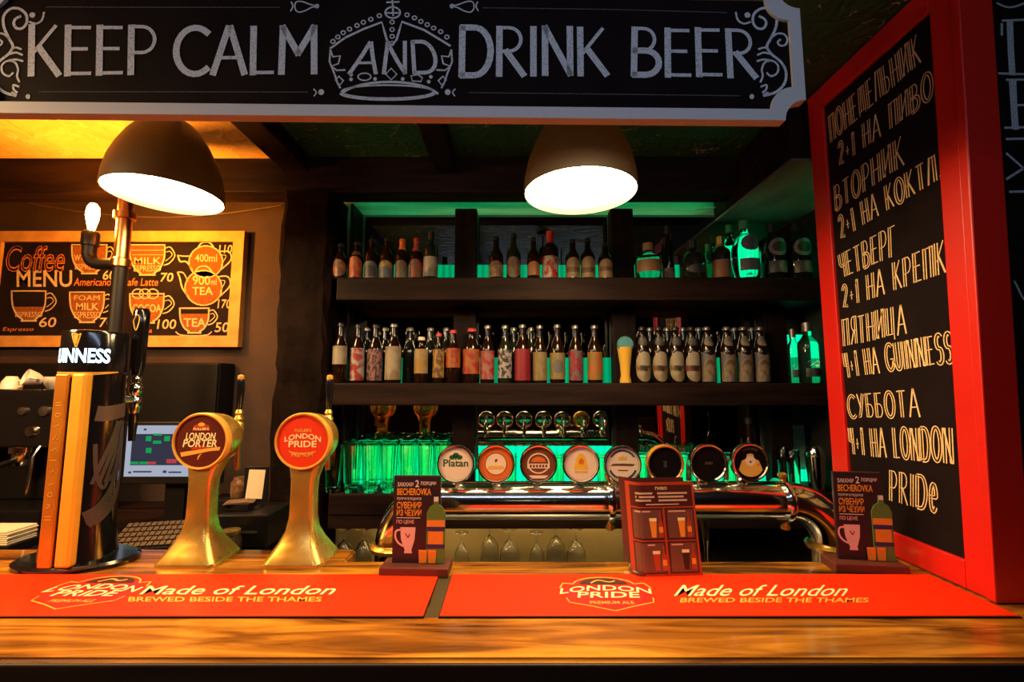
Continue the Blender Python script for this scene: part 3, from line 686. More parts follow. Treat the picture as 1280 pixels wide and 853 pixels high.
    s = MB(); s.lathe([(0, .056), (.008, .056), (.0095, .07), (.0125, .12), (.013, .145), (.010, .158), (0, .159)], 18, c=(0, .145, zt)); s.build('handle', M['gloss'], tap)
    s = MB(); s.lathe([(.0095, .156), (.0105, .158), (.009, .170), (0, .173)], 16, c=(0, .145, zt)); s.build('handle_cap', M['gold'], tap)
    return t
brass_tower('brass beer tower with a dark maroon round badge', -.893, 1.300, 0)
brass_tower('brass beer tower with a bright red round badge', -.600, 1.300, 1)

# ---------------------------------------------------------------- black stout tower with lit lettering
gx, gy = -1.224, 1.285
gt = thing('stout_tower', 'tall black stout tower with glowing white lettering and two gold bars', 'beer tap', (gx, gy, CT))
m = MB(); loft(m, [[(a*.160, b*.098, z) for a, b in ell(0, 0, 1, 1, 40)] for z in (0, .010)]+[[(a*.150, b*.090, .016) for a, b in ell(0, 0, 1, 1, 40)]]); m.build('base_plate', M['gloss'], gt)
GH = .60
def orad(a, z):                    # body radius flares at the foot
    k = max(0, 1-z/.18); return .073+.016*k*k
m = MB(); loft(m, [[(orad(0, z)*math.cos(t), orad(0, z)*math.sin(t), z) for t in [2*PI*i/40 for i in range(40)]] for z in (.016, .03, .06, .1, .15, .2, .3, .4, .54)]); m.build('body', M['gloss'], gt)
m = MB(); m.lathe([(0, .526), (.073, .526), (.0765, .530), (.0765, .640), (.074, .648), (.05, .652), (0, .653)], 48, c=(0, 0, 0)); head = m.build('head', M['gloss'], gt)
def cyl(a, z, r, ys=1.0, oy=0.): return Vector((r*math.sin(a), -r*math.cos(a)*ys+oy, z))       # a = 0 faces the guests
def patch(mb, pts, w, r, ys=1.0, oy=0., mi=0):   # strip on a cylinder, pts = (angle, z)
    P = smoothline(pts, 6); L = []
    for i, (a, z) in enumerate(P):
        a2, z2 = P[min(i+1, len(P)-1)]; a1, z1 = P[max(i-1, 0)]
        dx, dz = (a2-a1)*r, z2-z1; d = math.hypot(dx, dz) or 1; ww = (w if not callable(w) else w(i/(len(P)-1)))/2
        L.append((cyl(a-dz/d*ww/r, z+dx/d*ww, r, ys, oy), cyl(a+dz/d*ww/r, z-dx/d*ww, r, ys, oy)))
    vs = [p for q in L for p in q]
    mb.add(vs, [[2*i+1, 2*i+3, 2*i+2, 2*i] for i in range(len(L)-1)], mi, True)
def wraptext(mb, text, a0, a1, z0, z1, r, mi=0, bold=0):
    v, f, _ = type2d(text, bold, 0); mb.add([cyl(a0+(a1-a0)*x, z0+(z1-z0)*y, r) for x, y in v], f, mi)
m = MB(); wraptext(m, 'GUINNESS', -.95, 1.15, .556, .597, .0772, 0, .028); m.build('lettering', M['glow'], head)
m = MB()                                 # harp
for pts in ([(.0, .638), (.06, .620), (.12, .608), (.155, .600)], [(.0, .638), (.12, .637), (.22, .634), (.28, .638)], [(.28, .638), (.24, .620), (.19, .603), (.155, .600)], [(.09, .635), (.12, .610)], [(.14, .634), (.145, .608)], [(.19, .634), (.17, .610)]):
    patch(m, pts, .0034, .0772)
m.build('harp', M['gold'], head)
m = MB()
patch(m, [(-.9, .530), (-.2, .527), (.4, .525), (1.0, .528), (1.45, .531)], lambda t: .011*(1-.7*abs(2*t-1)), .0772); m.build('gold_trim', M['gold'], head)
g = MB(); g.box((-.020, -.092, .016), (.016, -.080, .524), bev=.003); bar1 = g.build('gold_bar', noisy('bronze_bar', (.50, .17, .015), (.62, .24, .025), (9, 9, 9), .4, metal=.4), gt)
g = MB(); g.box((.024, -.092, .016), (.062, -.066, .526), bev=.006); g.build('gold_bar', noisy('bright_gold_bar', (.95, .46, .035), (1.0, .52, .05), (9, 9, 9), .45, metal=.3), gt)
g = MB(); g.box((.0165, -.086, .018), (.0235, -.066, .515)); g.build('channel', M['gloss'], gt)
Fe = Face((-.002, -.092, 0), (1, 0, 0), (0, 0, 1)); g = MB()
MK = [[[(-.008, 0), (.008, 0)], [(-.008, .008), (.008, .008)]], [[(-.007, 0), (.007, .004)], [(.007, .004), (-.004, .010)]], [ell(0, .005, .006, .006, 10)], [[(-.006, 0), (.006, .004)]], [[(-.006, .004), (.007, 0)], [(.002, 0), (.002, .009)]], [[(-.008, .004), (.008, .004)]],
      [[(-.007, 0), (.004, .006), (.007, 0)]], [[(-.006, .0), (.006, .0)], [(0, 0), (0, .009)]], [[(-.007, .002), (.006, .008)]], [ell(0, .004, .007, .005, 10)], [[(-.008, 0), (.008, 0)], [(-.008, .007), (.006, .007)]]]
for i, mk in enumerate(MK):                 # worn raised marks, too worn to read
    for st in mk: ribbon(g, Fe, [(a, b+.14+i*.030) for a, b in st], .0035, .0005)
g.build('raised_marks', mat('worn_gold', (.85, .42, .06), .4, .5), bar1)
m = MB(); gm = mat('printed_grey', (.070, .058, .050), .4)
K = dict(ys=1.0, oy=0)
patch(m, [(.9, .415), (1.2, .413), (1.7, .418), (2.3, .423)], .042, .0738, **K); m.build('printed_band', mat('printed_taupe', (.11, .075, .055), .45), gt)
m = MB()
for k in range(5):
    a = .95+.2*k; patch(m, [(a+.75, .39), (a+.55, .34), (a+.25, .28), (a, .22)], lambda t: .018*(1-.5*t), .0741, **K)
patch(m, [(2.15, .37), (2.05, .29), (1.85, .21), (1.5, .160), (1.15, .135), (.85, .125)], .048, .0757, **K)
patch(m, [(.95, .33), (1.05, .25), (1.3, .205), (1.5, .24)], .010, .0745, **K)
m.build('printed_arcs', gm, gt)
# its tap: chrome body, long black handle, black spout, on the barman's side
tp = MB(); TY = .105; zt = .46; TXx = .034
tp.tube([(TXx, .05, zt-.01), (TXx, TY, zt-.01)], .012, 14); tp.lathe([(0, -.055), (.012, -.055), (.018, -.035), (.018, -.008), (.013, .0), (.019, .012), (.019, .03), (.012, .04), (.014, .052), (.010, .062), (0, .062)], 20, c=(TXx, TY, zt))
tap = tp.build('tap', M['chrome'], gt)
s = MB(); s.lathe([(0, .062), (.013, .064), (.019, .09), (.0215, .22), (.022, .265), (.017, .278), (0, .28)], 20, c=(TXx, TY, zt)); s.build('handle', M['gloss'], tap)
s = MB(); s.lathe([(.0, -.14), (.009, -.14), (.013, -.07), (.012, -.055), (0, -.055)], 18, c=(TXx, TY, zt)); s.build('spout', M['gloss'], tap)
s = MB(); 
for pts in ([(-.1, .235), (.2, .255), (.4, .242), (.2, .205), (-.1, .235)],):
    P = smoothline(pts, 5); s.tube([Vector((TXx+.0222*math.sin(a*1.6-.15), TY-.0222*math.cos(a*1.6-.15), zt+zz)) for a, zz in P], .0016, 6)
s.build('harp_mark', M['gold'], tap)

# ================================================================= chrome pipe tower with eight taps
TX0, TX1, TY0, TZ = -.235, .862, 1.42, 1.232; TR = .0575
pt = thing('pipe_tower', 'large polished chrome pipe tower carrying eight round tap badges', 'beer tap', (.31, TY0, .85))
o = Vector(pt.location); L = lambda x, y, z: (x-o.x, y-o.y, z-o.z)
m = MB(); m.tube([L(TX0, TY0, TZ), L(TX1, TY0, TZ)], TR, 40, cap=False); m.build('pipe', M['chrome'], pt)
for sgn, xe in ((-1, TX0), (1, TX1)):
    m = MB(); R_ = .135
    pts = [L(xe+sgn*R_*math.sin(math.radians(a)), TY0, TZ-R_+R_*math.cos(math.radians(a))) for a in range(0, 91, 6)]
    pts.append(L(xe+sgn*R_, TY0, .875)); m.tube(pts, TR*.985, 40); m.build('elbow', M['chrome'], pt)
    m = MB(); m.lathe([(TR, 0), (TR+.012, .002), (TR+.014, .012), (TR+.006, .02), (TR, .022)], 40, c=L(xe+sgn*R_, TY0, 1.085)); m.build('collar', M['brass'], pt)
    m = MB(); m.lathe([(0, 0), (.072, 0), (.072, .012), (TR, .018)], 40, c=L(xe+sgn*R_, TY0, .85)); m.build('foot_flange', M['chrome'], pt)
for xc_ in (.305, TX1-.012):
    m = MB(); m.lathe([(TR-.001, -.010), (TR+.009, -.010), (TR+.011, -.006), (TR+.011, .006), (TR+.009, .010), (TR-.001, .010)], 40, c=L(xc_, TY0, TZ), axis='X')
    cl_ = m.build('clamp', M['chrome'], pt)
    for zz in (1, -1):
        m = MB(); m.lathe([(0, 0), (.010, 0), (.010, .010), (.014, .012), (.014, .020), (.009, .024), (0, .024)], 14, c=L(xc_, TY0-.012, TZ+zz*(TR+.006)), rot=Matrix.Rotation(0 if zz > 0 else PI, 3, 'X')); m.build('clamp_screw', M['brass'], cl_)
bxs = [(570, 580), (620, 580), (673, 580), (726, 580), (778, 581), (831, 580), (885, 579), (937, 578)]
PR = dict(w=mat('badge_cream', (.80, .66, .50), .35), o=mat('badge_orange', (.66, .16, .03), .4), b=mat('badge_brown', (.16, .055, .025), .4), k=mat('badge_black', (.008, .006, .006), .2, coat=.4),
          gr=mat('badge_green', (.02, .10, .03), .4), go=mat('badge_gold', (.72, .45, .08), .4), nv=mat('badge_navy', (.04, .05, .10), .4), yl=mat('badge_yellow', (.80, .48, .05), .4), gd=mat('badge_dim', (.05, .04, .035), .3))
TAPL = ['tap with a cream badge and a green tree mark', 'tap with an orange ringed badge', 'tap with a brown badge and a pale ring', 'tap with a cream badge and a yellow triangle',
        'tap with a cream badge with dark arcs', 'tap with a plain black badge', 'tap with a plain black badge', 'tap with a dark badge and a gold figure']
BY = 1.368
for i, (px, py) in enumerate(bxs):
    p = at(px, py, BY); X, Z = p.x, p.z
    m = MB(); m.lathe([(0, 0), (.018, 0), (.018, .012), (.011, .02), (.011, .10), (0, .10)], 20, c=L(X, TY0, TZ+TR-.004)); m.tube([L(X, BY+.01, Z), L(X, TY0+.045, Z)], .012, 14)
    tp = m.build('tap', M['chrome'], pt); tag(tp, TAPL[i])
    m = MB(); m.tube([L(X, TY0+.04, Z), L(X, TY0+.085, Z-.005), L(X, TY0+.10, Z-.03), L(X, TY0+.105, Z-.085)], .009, 12); m.build('spout', M['chrome'], tp)
    m = MB(); m.lathe([(0, -.004), (.0495, -.004), (.052, -.010), (.0555, -.011), (.0575, -.006), (.0575, .012), (.053, .018), (.03, .024), (0, .025)], 40, c=L(X, BY, Z), axis='Y'); m.build('badge_rim', M['brass'] if i in (5,) else M['chrome'], tp)
    Fb = Face(L(X, BY-.0042, Z), (1, 0, 0), (0, 0, 1)); R_ = .0493
    b = MB(); mats = list(PR.values()); ix = {k: j for j, k in enumerate(PR)}
    def D_(c, r, h, cx=0, cy=0): fill(b, Fb, ell(cx, cy, r, r, 32), h, ix[c])
    if i == 0:
        D_('w', R_, .0004); typ(b, Fb, 'Platan', rect(-.038, -.008, .038, .014), .0008, ix['gr'], .02)
        for cx, cy in ((-.011, .020), (.011, .020), (0, .027)): fill(b, Fb, ell(cx, cy, .0095, .007, 12), .0008, ix['gr'])
        fill(b, Fb, [(-.002, .012), (.002, .012), (.002, .022), (-.002, .022)], .0008, ix['gr'])
    elif i == 1:
        D_('o', R_, .0004); D_('w', .031, .0007); fill(b, Fb, [(-.028, -.016), (.028, -.016), (.022, -.006), (-.022, -.006)], .0009, ix['go']); fill(b, Fb, [(0, .004), (.006, .012), (.001, .016), (-.005, .010)], .001, ix['b'])
        ribbon(b, Fb, ell(0, 0, .0335, .0335, 30), .0012, .0008, ix['b'], True)
    elif i == 2:
        D_('b', R_, .0004)
        ribbon(b, Fb, ell(0, .002, .032, .029, 30), .004, .0008, ix['w'], True); fill(b, Fb, [(-.034, -.013), (.034, -.013), (.034, .001), (-.034, .001)], .0009, ix['w'])
        for k in range(6): fill(b, Fb, [(-.027+k*.0095, -.010), (-.0205+k*.0095, -.010), (-.0205+k*.0095, -.002), (-.027+k*.0095, -.002)], .0012, ix['b'])
        fill(b, Fb, arc(0, .006, .022, .016, 0, 180, 12), .0009, ix['o']); fill(b, Fb, [(-.03, -.034), (.03, -.034), (.02, -.043), (-.02, -.043)], .0009, ix['w'])
    elif i == 3:
        D_('w', R_, .0004); fill(b, Fb, [(-.022, -.016), (.022, -.016), (.014, .018), (.004, .032), (-.004, .032), (-.014, .018)], .0008, ix['yl']); fill(b, Fb, [(-.008, .002), (.006, -.002), (.010, .010), (.002, .018), (-.006, .013)], .0011, ix['o']); fill(b, Fb, [(-.020, -.026), (.020, -.026), (.020, -.020), (-.020, -.020)], .0008, ix['go'])
    elif i == 4:
        D_('w', R_, .0004)
        ribbon(b, Fb, arc(0, 0, .042, .042, 35, 145, 16), .005, .0008, ix['nv']); ribbon(b, Fb, arc(0, 0, .042, .042, 205, 245, 8), .006, .0008, ix['nv']); ribbon(b, Fb, arc(0, 0, .042, .042, 295, 335, 8), .006, .0008, ix['nv'])
        fill(b, Fb, [(-.038, -.003), (-.03, .003), (.0, .004), (.038, .002), (.03, -.004), (0, -.003)], .0008, ix['b'])
        fill(b, Fb, [(-.012, .014), (.012, .014), (.013, .026), (.006, .022), (0, .028), (-.006, .022), (-.013, .026)], .0008, ix['go']); fill(b, Fb, [(-.015, -.018), (.015, -.018), (.015, -.015), (-.015, -.015)], .0008, ix['b'])
    elif i in (5, 6):
        D_('k', R_, .0004); fill(b, Fb, [(-.006, -.010), (.006, -.010), (.004, .004), (.008, .009), (-.008, .009), (-.004, .004)] if i == 5 else [(-.012, -.004), (.012, -.004), (.012, .004), (-.012, .004)], .0008, ix['gd'])
    else:
        D_('k', R_, .0004); fill(b, Fb, arc(0, -.006, .040, .037, 205, 335, 14)+[(.026, .005), (.012, .012), (.010, .024), (0, .027), (-.010, .024), (-.012, .012), (-.026, .005)], .0008, ix['go'])
        fill(b, Fb, ell(0, .004, .016, .015, 16), .0010, ix['w']); fill(b, Fb, [(-.004, .004), (.004, .004), (0, -.003)], .0013, ix['k']); ribbon(b, Fb, arc(0, 0, .042, .042, 60, 120, 10), .008, .0008, ix['gd']); fill(b, Fb, [(.018, -.012), (.028, -.008), (.024, -.002)], .001, ix['o'])
    b.build('badge', mats, tp)

# ================================================================= promotional cards on the counter
PM = [mat('promo_dark', (.030, .014, .018), .4), mat('promo_orange', (.80, .32, .03), .5), mat('promo_white', (.72, .62, .60), .5), mat('promo_pink', (.72, .45, .42), .5), mat('promo_green', (.10, .20, .04), .45), mat('promo_amber', (.72, .26, .03), .45), mat('promo_navy', (.03, .03, .12), .5), mat('promo_maroon', (.22, .04, .03), .5)]
def promo(label, p, rz, w=.128, h=.226):
    t = thing('promo_stand', label, 'table card', p, None, rz)
    m = MB(); m.box((-.088, -.038, 0), (.092, .034, .024), bev=.003); m.build('base', mat('promo_base_wood', (.11, .028, .018), .45), t)
    z0 = .024; m = MB(); m.box((-w/2, -.005, z0), (w/2, .005, z0+h), bev=.0012)
    # the bottle is cut out past the card's right edge
    bo = [(.028, z0+.002), (.078, z0+.002), (.078, z0+.130), (.070, z0+.146), (.060, z0+.152), (.059, z0+.172), (.047, z0+.172), (.046, z0+.152), (.036, z0+.146), (.028, z0+.130)]
    m.prism(bo, -.0085, -.0055, 4); card = m.build('card', PM, t)
    Fp = Face((0, -.005, 0), (1, 0, 0), (0, 0, 1)); Fq = Face((0, -.0085, 0), (1, 0, 0), (0, 0, 1)); l = MB()
    q = lambda x0, y0, x1, y1: rect(-w/2+x0*w, z0+y0*h, -w/2+x1*w, z0+y1*h)
    typ(l, Fp, 'ЗАКАЖИ', q(.08, .875, .42, .925), .0006, 2, .02); typ(l, Fp, '2', q(.46, .87, .54, .95), .0006, 2, .02); typ(l, Fp, 'ПОРЦИИ', q(.58, .885, .90, .935), .0006, 2, .02)
    typ(l, Fp, 'BECHEROVKA', q(.08, .775, .80, .855), .0006, 1, .02); typ(l, Fp, 'ПОЛУЧИ В ПОДАРОК', q(.08, .715, .60, .75), .0006, 2, .015)
    typ(l, Fp, 'СУВЕНИР', q(.08, .62, .60, .70), .0006, 1, .02); typ(l, Fp, 'ИЗ ЧЕХИИ', q(.08, .535, .60, .61), .0006, 1, .02)
    fill(l, Fp, q(.08, .51, .58, .518)[::-1], .0006, 2); typ(l, Fp, 'ПО ЦЕНЕ', q(.08, .44, .45, .49), .0006, 3, .01)
    cup = [(-.043, z0+.092), (-.002, z0+.092), (-.004, z0+.06), (-.010, z0+.040), (-.012, z0+.034), (-.010, z0+.025), (-.032, z0+.025), (-.030, z0+.034), (-.034, z0+.042), (-.041, z0+.062)]
    fill(l, Fp, cup, .0006, 3); ribbon(l, Fp, smoothline([(-.042, z0+.085), (-.054, z0+.082), (-.056, z0+.066), (-.048, z0+.052), (-.036, z0+.044)]), .005, .0006, 3)
    ribbon(l, Fp, smoothline([(-.028, z0+.075), (-.022, z0+.066), (-.018, z0+.074)]), .003, .0009, 7)
    # bottle print
    fill(l, Fq, [(.029, z0+.095), (.077, z0+.095), (.077, z0+.112), (.029, z0+.112)], .0006, 5); fill(l, Fq, [(.029, z0+.084), (.077, z0+.084), (.077, z0+.095), (.029, z0+.095)], .0006, 6)
    fill(l, Fq, [(.033, z0+.050), (.073, z0+.050), (.073, z0+.083), (.033, z0+.083)], .0006, 5); fill(l, Fq, [(.029, z0+.040), (.077, z0+.040), (.077, z0+.050), (.029, z0+.050)], .0006, 6)
    fill(l, Fq, [(.047, z0+.16), (.059, z0+.16), (.059, z0+.172), (.047, z0+.172)], .0006, 2); ribbon(l, Fq, ell(.053, z0+.066, .012, .010, 16), .0015, .0009, 1, True)
    for x0 in (.009, .034): fill(l, Fq, [(x0+.001, z0+.002), (x0+.020, z0+.002), (x0+.022, z0+.036), (x0-.001, z0+.036)], .0012, 5); fill(l, Fq, [(x0+.001, z0+.030), (x0+.020, z0+.030), (x0+.021, z0+.035), (x0, z0+.035)], .0015, 1)
    l.build('print', PM, card)
    return t
promo('dark promotion card on a wooden base at the gap between the red runners', (at(521, 660, 1.215).x, 1.215, CT), -math.radians(2))
p3_ = at(1076, 650, 1.235); promo('dark promotion card on a wooden base beside the red framed chalkboard', (p3_.x-.005, 1.235, CT), math.radians(-7), .122, .232)
# glossy drinks leaflet
lt = thing('drinks_leaflet', 'glossy maroon drinks leaflet standing bent on the counter between the promotion cards', 'leaflet', (at(832, 720, 1.20).x, 1.200, CT), None, math.radians(4))
LM = [mat('leaflet_maroon', (.085, .020, .016), .25, coat=.3), mat('leaflet_panel', (.16, .065, .045), .3, coat=.3), mat('leaflet_red', (.42, .055, .02), .3, coat=.3), M['p_cream'], mat('leaflet_amber', (.85, .32, .03), .4), mat('leaflet_pale', (.62, .42, .3), .4), mat('leaflet_dark', (.03, .012, .012), .4)]
W_, H_ = .178, .236
def bend(a, b, c=0):                 # sheet leans back, its left edge curls round
    ca = (a+W_/2)/W_; yy = -.022+b*.10+(.05*max(0, .16-ca)**1.3*6)
    return Vector((a-.006*b/H_, yy-c, b))
class Sheet:
    n = Vector((0, -1, 0))
    def pt(s, a, b, c=0): return bend(a, b, c)
SH = Sheet()
def sheet_rect(mb, x0, y0, x1, y1, h, mi, n=10):
    vs = []; fs = []
    for i in range(n+1):
        for j in range(3): vs.append(SH.pt(x0+(x1-x0)*i/n, y0+(y1-y0)*j/2, h))
    for i in range(n):
        for j in range(2): fs.append([i*3+j, (i+1)*3+j, (i+1)*3+j+1, i*3+j+1])
    mb.add(vs, fs, mi, True)
m = MB(); sheet_rect(m, -W_/2, 0, W_/2, H_, .0008, 0, 24); sheet_rect(m, -W_/2, 0, W_/2, H_, -.0008, 0, 24); sh = m.build('sheet', LM, lt)
m = MB()
b0 = rrect(W_/2, .034, .02)
m.add([(a, b+.012, 0) for a, b in b0]+[(a, b+.012, .012) for a, b in b0], [list(range(len(b0)))[::-1], [len(b0)+i for i in range(len(b0))]]+[[i, (i+1) % len(b0), len(b0)+(i+1) % len(b0), len(b0)+i] for i in range(len(b0))], 0)
m.build('holder', mat('clear_holder', (.10, .03, .025), .15, coat=.5), lt)
m = MB(); sheet_rect(m, -W_/2, .012, W_/2, H_, -.055, 0, 14); m.build('back_sheet', LM, lt)
l = MB()
for x0, y0, x1, y1 in ((-W_/2, .170, W_/2, .174), (-W_/2, .006, W_/2, .010), (-W_/2, .228, W_/2, .236), (-W_/2, .088, W_/2, .091)): sheet_rect(l, x0, y0, x1, y1, .0014, 2, 20)
for x0, x1 in ((-W_/2, -W_/2+.008), (W_/2-.006, W_/2), (-.002, .004)):
    sheet_rect(l, x0, .006, x1, .174 if x0 == -.002 else H_, .0014, 2, 3)
for x0, x1 in ((-.078, -.006), (.010, .080)):
    for y0, y1 in ((.096, .166), (.014, .084)): sheet_rect(l, x0, y0, x1, y1, .0012, 1, 8)
class SheetF(Face): pass
typ(l, SH, 'ПИВО', rect(-.016, .216, .016, .224), .0016, 3, .01)
for x0, y0, x1, y1 in ((-.07, .205, -.025, .210), (-.07, .196, -.02, .201), (-.012, .205, .07, .210), (-.01, .196, .06, .201), (-.01, .187, .068, .192), (-.07, .187, -.03, .192), (-.045, .178, .045, .181), (-.074, .160, -.035, .164), (.014, .160, .06, .164), (-.05, .078, -.03, .082), (.014, .078, .045, .082)):
    sheet_rect(l, x0, y0, x1, y1, .0018, 5, 4)
for cx, y0, c in ((-.030, .098, 4), (.047, .098, 4), (-.028, .018, 2), (.050, .020, 6)):
    l.add([SH.pt(cx+a, y0+b, .002) for a, b in ((-.006, 0), (.006, 0), (.010, .046), (-.010, .046))], [[0, 1, 2, 3]], c)
    l.add([SH.pt(cx+a, y0+b, .0022) for a, b in ((-.0095, .040), (.0095, .040), (.010, .048), (-.010, .048))], [[0, 1, 2, 3]], 3)
    l.add([SH.pt(cx+a, y0+b, .002) for a, b in ((.014, 0), (.026, 0), (.026, .034), (.022, .044), (.022, .060), (.018, .060), (.018, .044), (.014, .034))], [list(range(8))], 2)
    l.add([SH.pt(cx+a, y0+b, .0022) for a, b in ((.0145, .012), (.0255, .012), (.0255, .026), (.0145, .026))], [[0, 1, 2, 3]], 4)
l.build('print', LM, sh)
# ================================================================= shelving with mirrors and green light
SY0, SY1 = 1.92, 2.195
SX0, SX1 = -.785, 1.448
su_ = thing('bar_shelving', 'dark timber bar shelving with three open bays, lit green from behind', 'shelving', (.35, 2.05, 0))
o = Vector(su_.location); LL = lambda x, y, z: (x-o.x, y-o.y, z-o.z)
def sbox(name, a, b, mt, bev=.004, parent=su_): m = MB(); m.box(LL(*a), LL(*b), bev=bev); return m.build(name, mt, parent)
Z1, Z2, Z3 = 1.128, 1.600, 2.072         # shelf tops
for zt_, th in ((Z1, .09), (Z2, .098), (Z3, .105)):
    s_ = sbox('shelf', (SX0, SY0, zt_-th), (SX1, SY1, zt_), M['darkwood'], .006)
ups = [(at(567, 400, 2.085).x, at(595, 400, 2.085).x), (at(766, 400, 2.085).x, at(795, 400, 2.085).x)]
for x0, x1 in ups:
    for z0, z1 in ((Z1, Z2-.098), (Z2, Z3-.105), (Z3, 2.46)): sbox('upright', (x0, 2.085, z0), (x1, 2.149, z1), M['uprwood'], .005)
x0, x1 = at(957, 430, 2.085).x, at(985, 430, 2.085).x
for z0, z1 in ((Z1, Z2-.098), (Z2, Z3-.105)): sbox('upright', (x0, 2.085, z0), (x1, 2.149, z1), M['uprwood'], .005)
for x in (SX0+.001,):
    for z0, z1 in ((Z1, Z2-.098), (Z2, Z3-.105), (Z3, 2.47)): sbox('side_panel', (x, SY0+.13, z0), (x+.012, SY1, z1), M['uprwood'], .002)
# light strips along the back of each shelf
for z0, hh, mt in ((Z1, .055, 'ledlow'), (Z2, .125, 'led'), (Z3, .122, 'led')):
    lx0 = SX0+.015; lx1 = SX1
    sbox('light_strip', (lx0, 2.157, z0+.0005), (lx1, 2.164, z0+hh), M[mt], .001)
sbox('backlit_panel', (SX0+.03, 2.168, Z1+.001), (at(575, 570, 2.17).x, 2.172, Z1+.165), M['ledlow'], .0)
sbox('backlit_panel', (at(598, 570, 2.17).x, 2.168, Z1+.001), (at(765, 570, 2.17).x, 2.172, Z1+.165), M['ledlow'], .0)
for pa, pb, z0, hh in ((972, 1016, Z2, .24), (900, 956, Z3, .20), (972, 1016, Z3, .14)): sbox('backlit_panel', (at(pa, 450, 2.17).x, 2.168, z0+.001), (at(pb, 450, 2.17).x, 2.172, z0+hh), M['ledlow'], .0)  # glowing panels added so the clear bottles shine green
sbox('backlit_panel', (at(790, 570, 2.17).x, 2.168, Z1+.001), (at(962, 570, 2.17).x, 2.172, Z1+.12), M['ledlow'], .0)
# bevelled mirrors behind the shelves, one per bay
bays = [(SX0+.018, ups[0][0]+.02), (ups[0][1]-.01, ups[1][0]+.015), (ups[1][1]-.01, x0+.015), (x1-.01, SX1)]
for i, nm in enumerate(('left', 'middle', 'right')):
    for z0, z1, row in ((Z1+.001, Z2-.10, 'lower'), (Z2+.001, Z3-.107, 'middle'), (Z3+.001, 2.462, 'upper')):
        a, b = bays[i]
        if row == 'upper' and i == 2: b = SX1
        g = thing('mirror', {'left': 'tinted mirror at the back of the %s shelf next to the hewn post', 'middle': 'tinted mirror at the back of the %s shelf between the two uprights', 'right': 'tinted mirror at the back of the %s shelf right of the second upright'}[nm] % row, 'mirror', ((a+b)/2, 2.182, z0), 'mirrors behind the shelves')
        w = (b-a)/2; h = z1-z0
        m = MB(); m.box((-w+.012, -.003, .012), (w-.012, .004, h-.012)); m.build('glass', M['mirror'], g)
        m = MB(); R4 = lambda e: [(-w+e, e), (w-e, e), (w-e, h-e), (-w+e, h-e)]
        m.ring(R4(0), R4(.012), -.005, .006); m.build('edge', mat('mirror_edge', (.06, .08, .07), .3), g)
g = thing('mirror', 'tinted mirror behind the clear gin bottles by the red frame', 'mirror', ((bays[3][0]+bays[3][1])/2, 2.182, Z2+.001), 'mirrors behind the shelves')
w = (bays[3][1]-bays[3][0])/2; m = MB(); m.box((-w, -.003, 0), (w, .004, .36)); m.build('glass', M['mirror'], g)
# cove light behind the beam, plus an unseen strip added for the right beam
cv = thing('cove_light', 'green cove light behind the beam above the top shelf', 'light', (.3, 2.09, 2.535)); m = MB(); m.box((-1.08, 0, -.012), (1.14, .012, .012)); m.box((1.134, -.44, -.255), (1.1495, -.20, -.235)); m.build('light_strip', M['ledtop'], cv)
m = MB(); m.box((-1.09, -.008, -.014), (1.145, -.0005, .014)); m.build('channel', M['steel'], cv)

# niche under the lowest shelf
nb = thing('glass_counter', 'low counter under the shelves where stemmed glasses stand upside down', 'counter', (.3, 2.0, 0))
m = MB(); m.box((-1.09, -.20, .72), (1.147, .195, .752), bev=.003); m.build('worktop', M['steel'], nb)
m = MB(); m.box((-1.08, -.19, 0), (1.146, .19, .719)); m.build('cabinet', M['matte'], nb)
xl_, xr_ = at(415, 680, 2.17).x, at(842, 680, 2.17).x
m = MB(); m.box((xl_-.3, .155, .753), (xr_-.3, .165, 1.035)); m.build('splashback', noisy('pale_panel', (.50, .38, .18), (.62, .48, .24), (3, 3, 3), .55), nb)
m = MB(); m.box((xr_-.3, .05, .753), (1.145, .16, 1.035)); m.build('appliance_door', M['gloss'], nb)
sbox('apron', (SX0, 1.925, .982), (SX1, 1.945, Z1-.0905), M['darkwood'], .002)
wl = thing('strip_light', 'small warm strip light under the lowest shelf', 'light', ((xl_+xr_)/2, 1.965, 1.0255)); m = MB(); m.box((-.6, -.012, 0), (.6, .012, .012), bev=.002); m.build('tube', M['ledwarm'], wl)

# ================================================================= bottles
def cap_col(n, c, metal=.0): return mat('cap_'+n, c, .35, metal)
CAPS = dict(k=cap_col('black', (.015, .012, .012)), s=cap_col('silver', (.22, .21, .2), .8), o=cap_col('orange', (.55, .14, .03)), r=cap_col('red', (.45, .03, .03)), w=cap_col('white', (.6, .55, .48)), g=cap_col('gold', (.6, .38, .1), 1), gr=cap_col('green', (.05, .25, .10)), c=cap_col('cork', (.28, .16, .08)))
SHAPES = {   # (radius factor, height factor)
 'beer': [(.0, 0), (.9, 0), (1, .02), (1, .52), (.94, .58), (.72, .66), (.50, .73), (.42, .80), (.38, .94), (.42, .945), (.42, .965)],
 'euro': [(.0, 0), (.92, 0), (1, .02), (1, .48), (.96, .56), (.82, .65), (.60, .74), (.48, .82), (.40, .93), (.43, .94), (.43, .965)],
 'stubby': [(.0, 0), (.92, 0), (1, .02), (1, .56), (.93, .64), (.66, .74), (.48, .80), (.43, .93), (.46, .94), (.46, .965)],
 'tall': [(.0, 0), (.92, 0), (1, .02), (1, .62), (.92, .68), (.52, .76), (.42, .80), (.40, .94), (.44, .945), (.44, .965)],
 'round': [(.0, 0), (.9, 0), (1, .03), (1.0, .42), (.97, .52), (.80, .66), (.50, .75), (.30, .80), (.27, .93), (.32, .94), (.32, .965)],
 'squat': [(.0, 0), (.94, 0), (1, .03), (1, .50), (.90, .62), (.55, .70), (.34, .74), (.30, .90), (.36, .91), (.36, .965)],
}
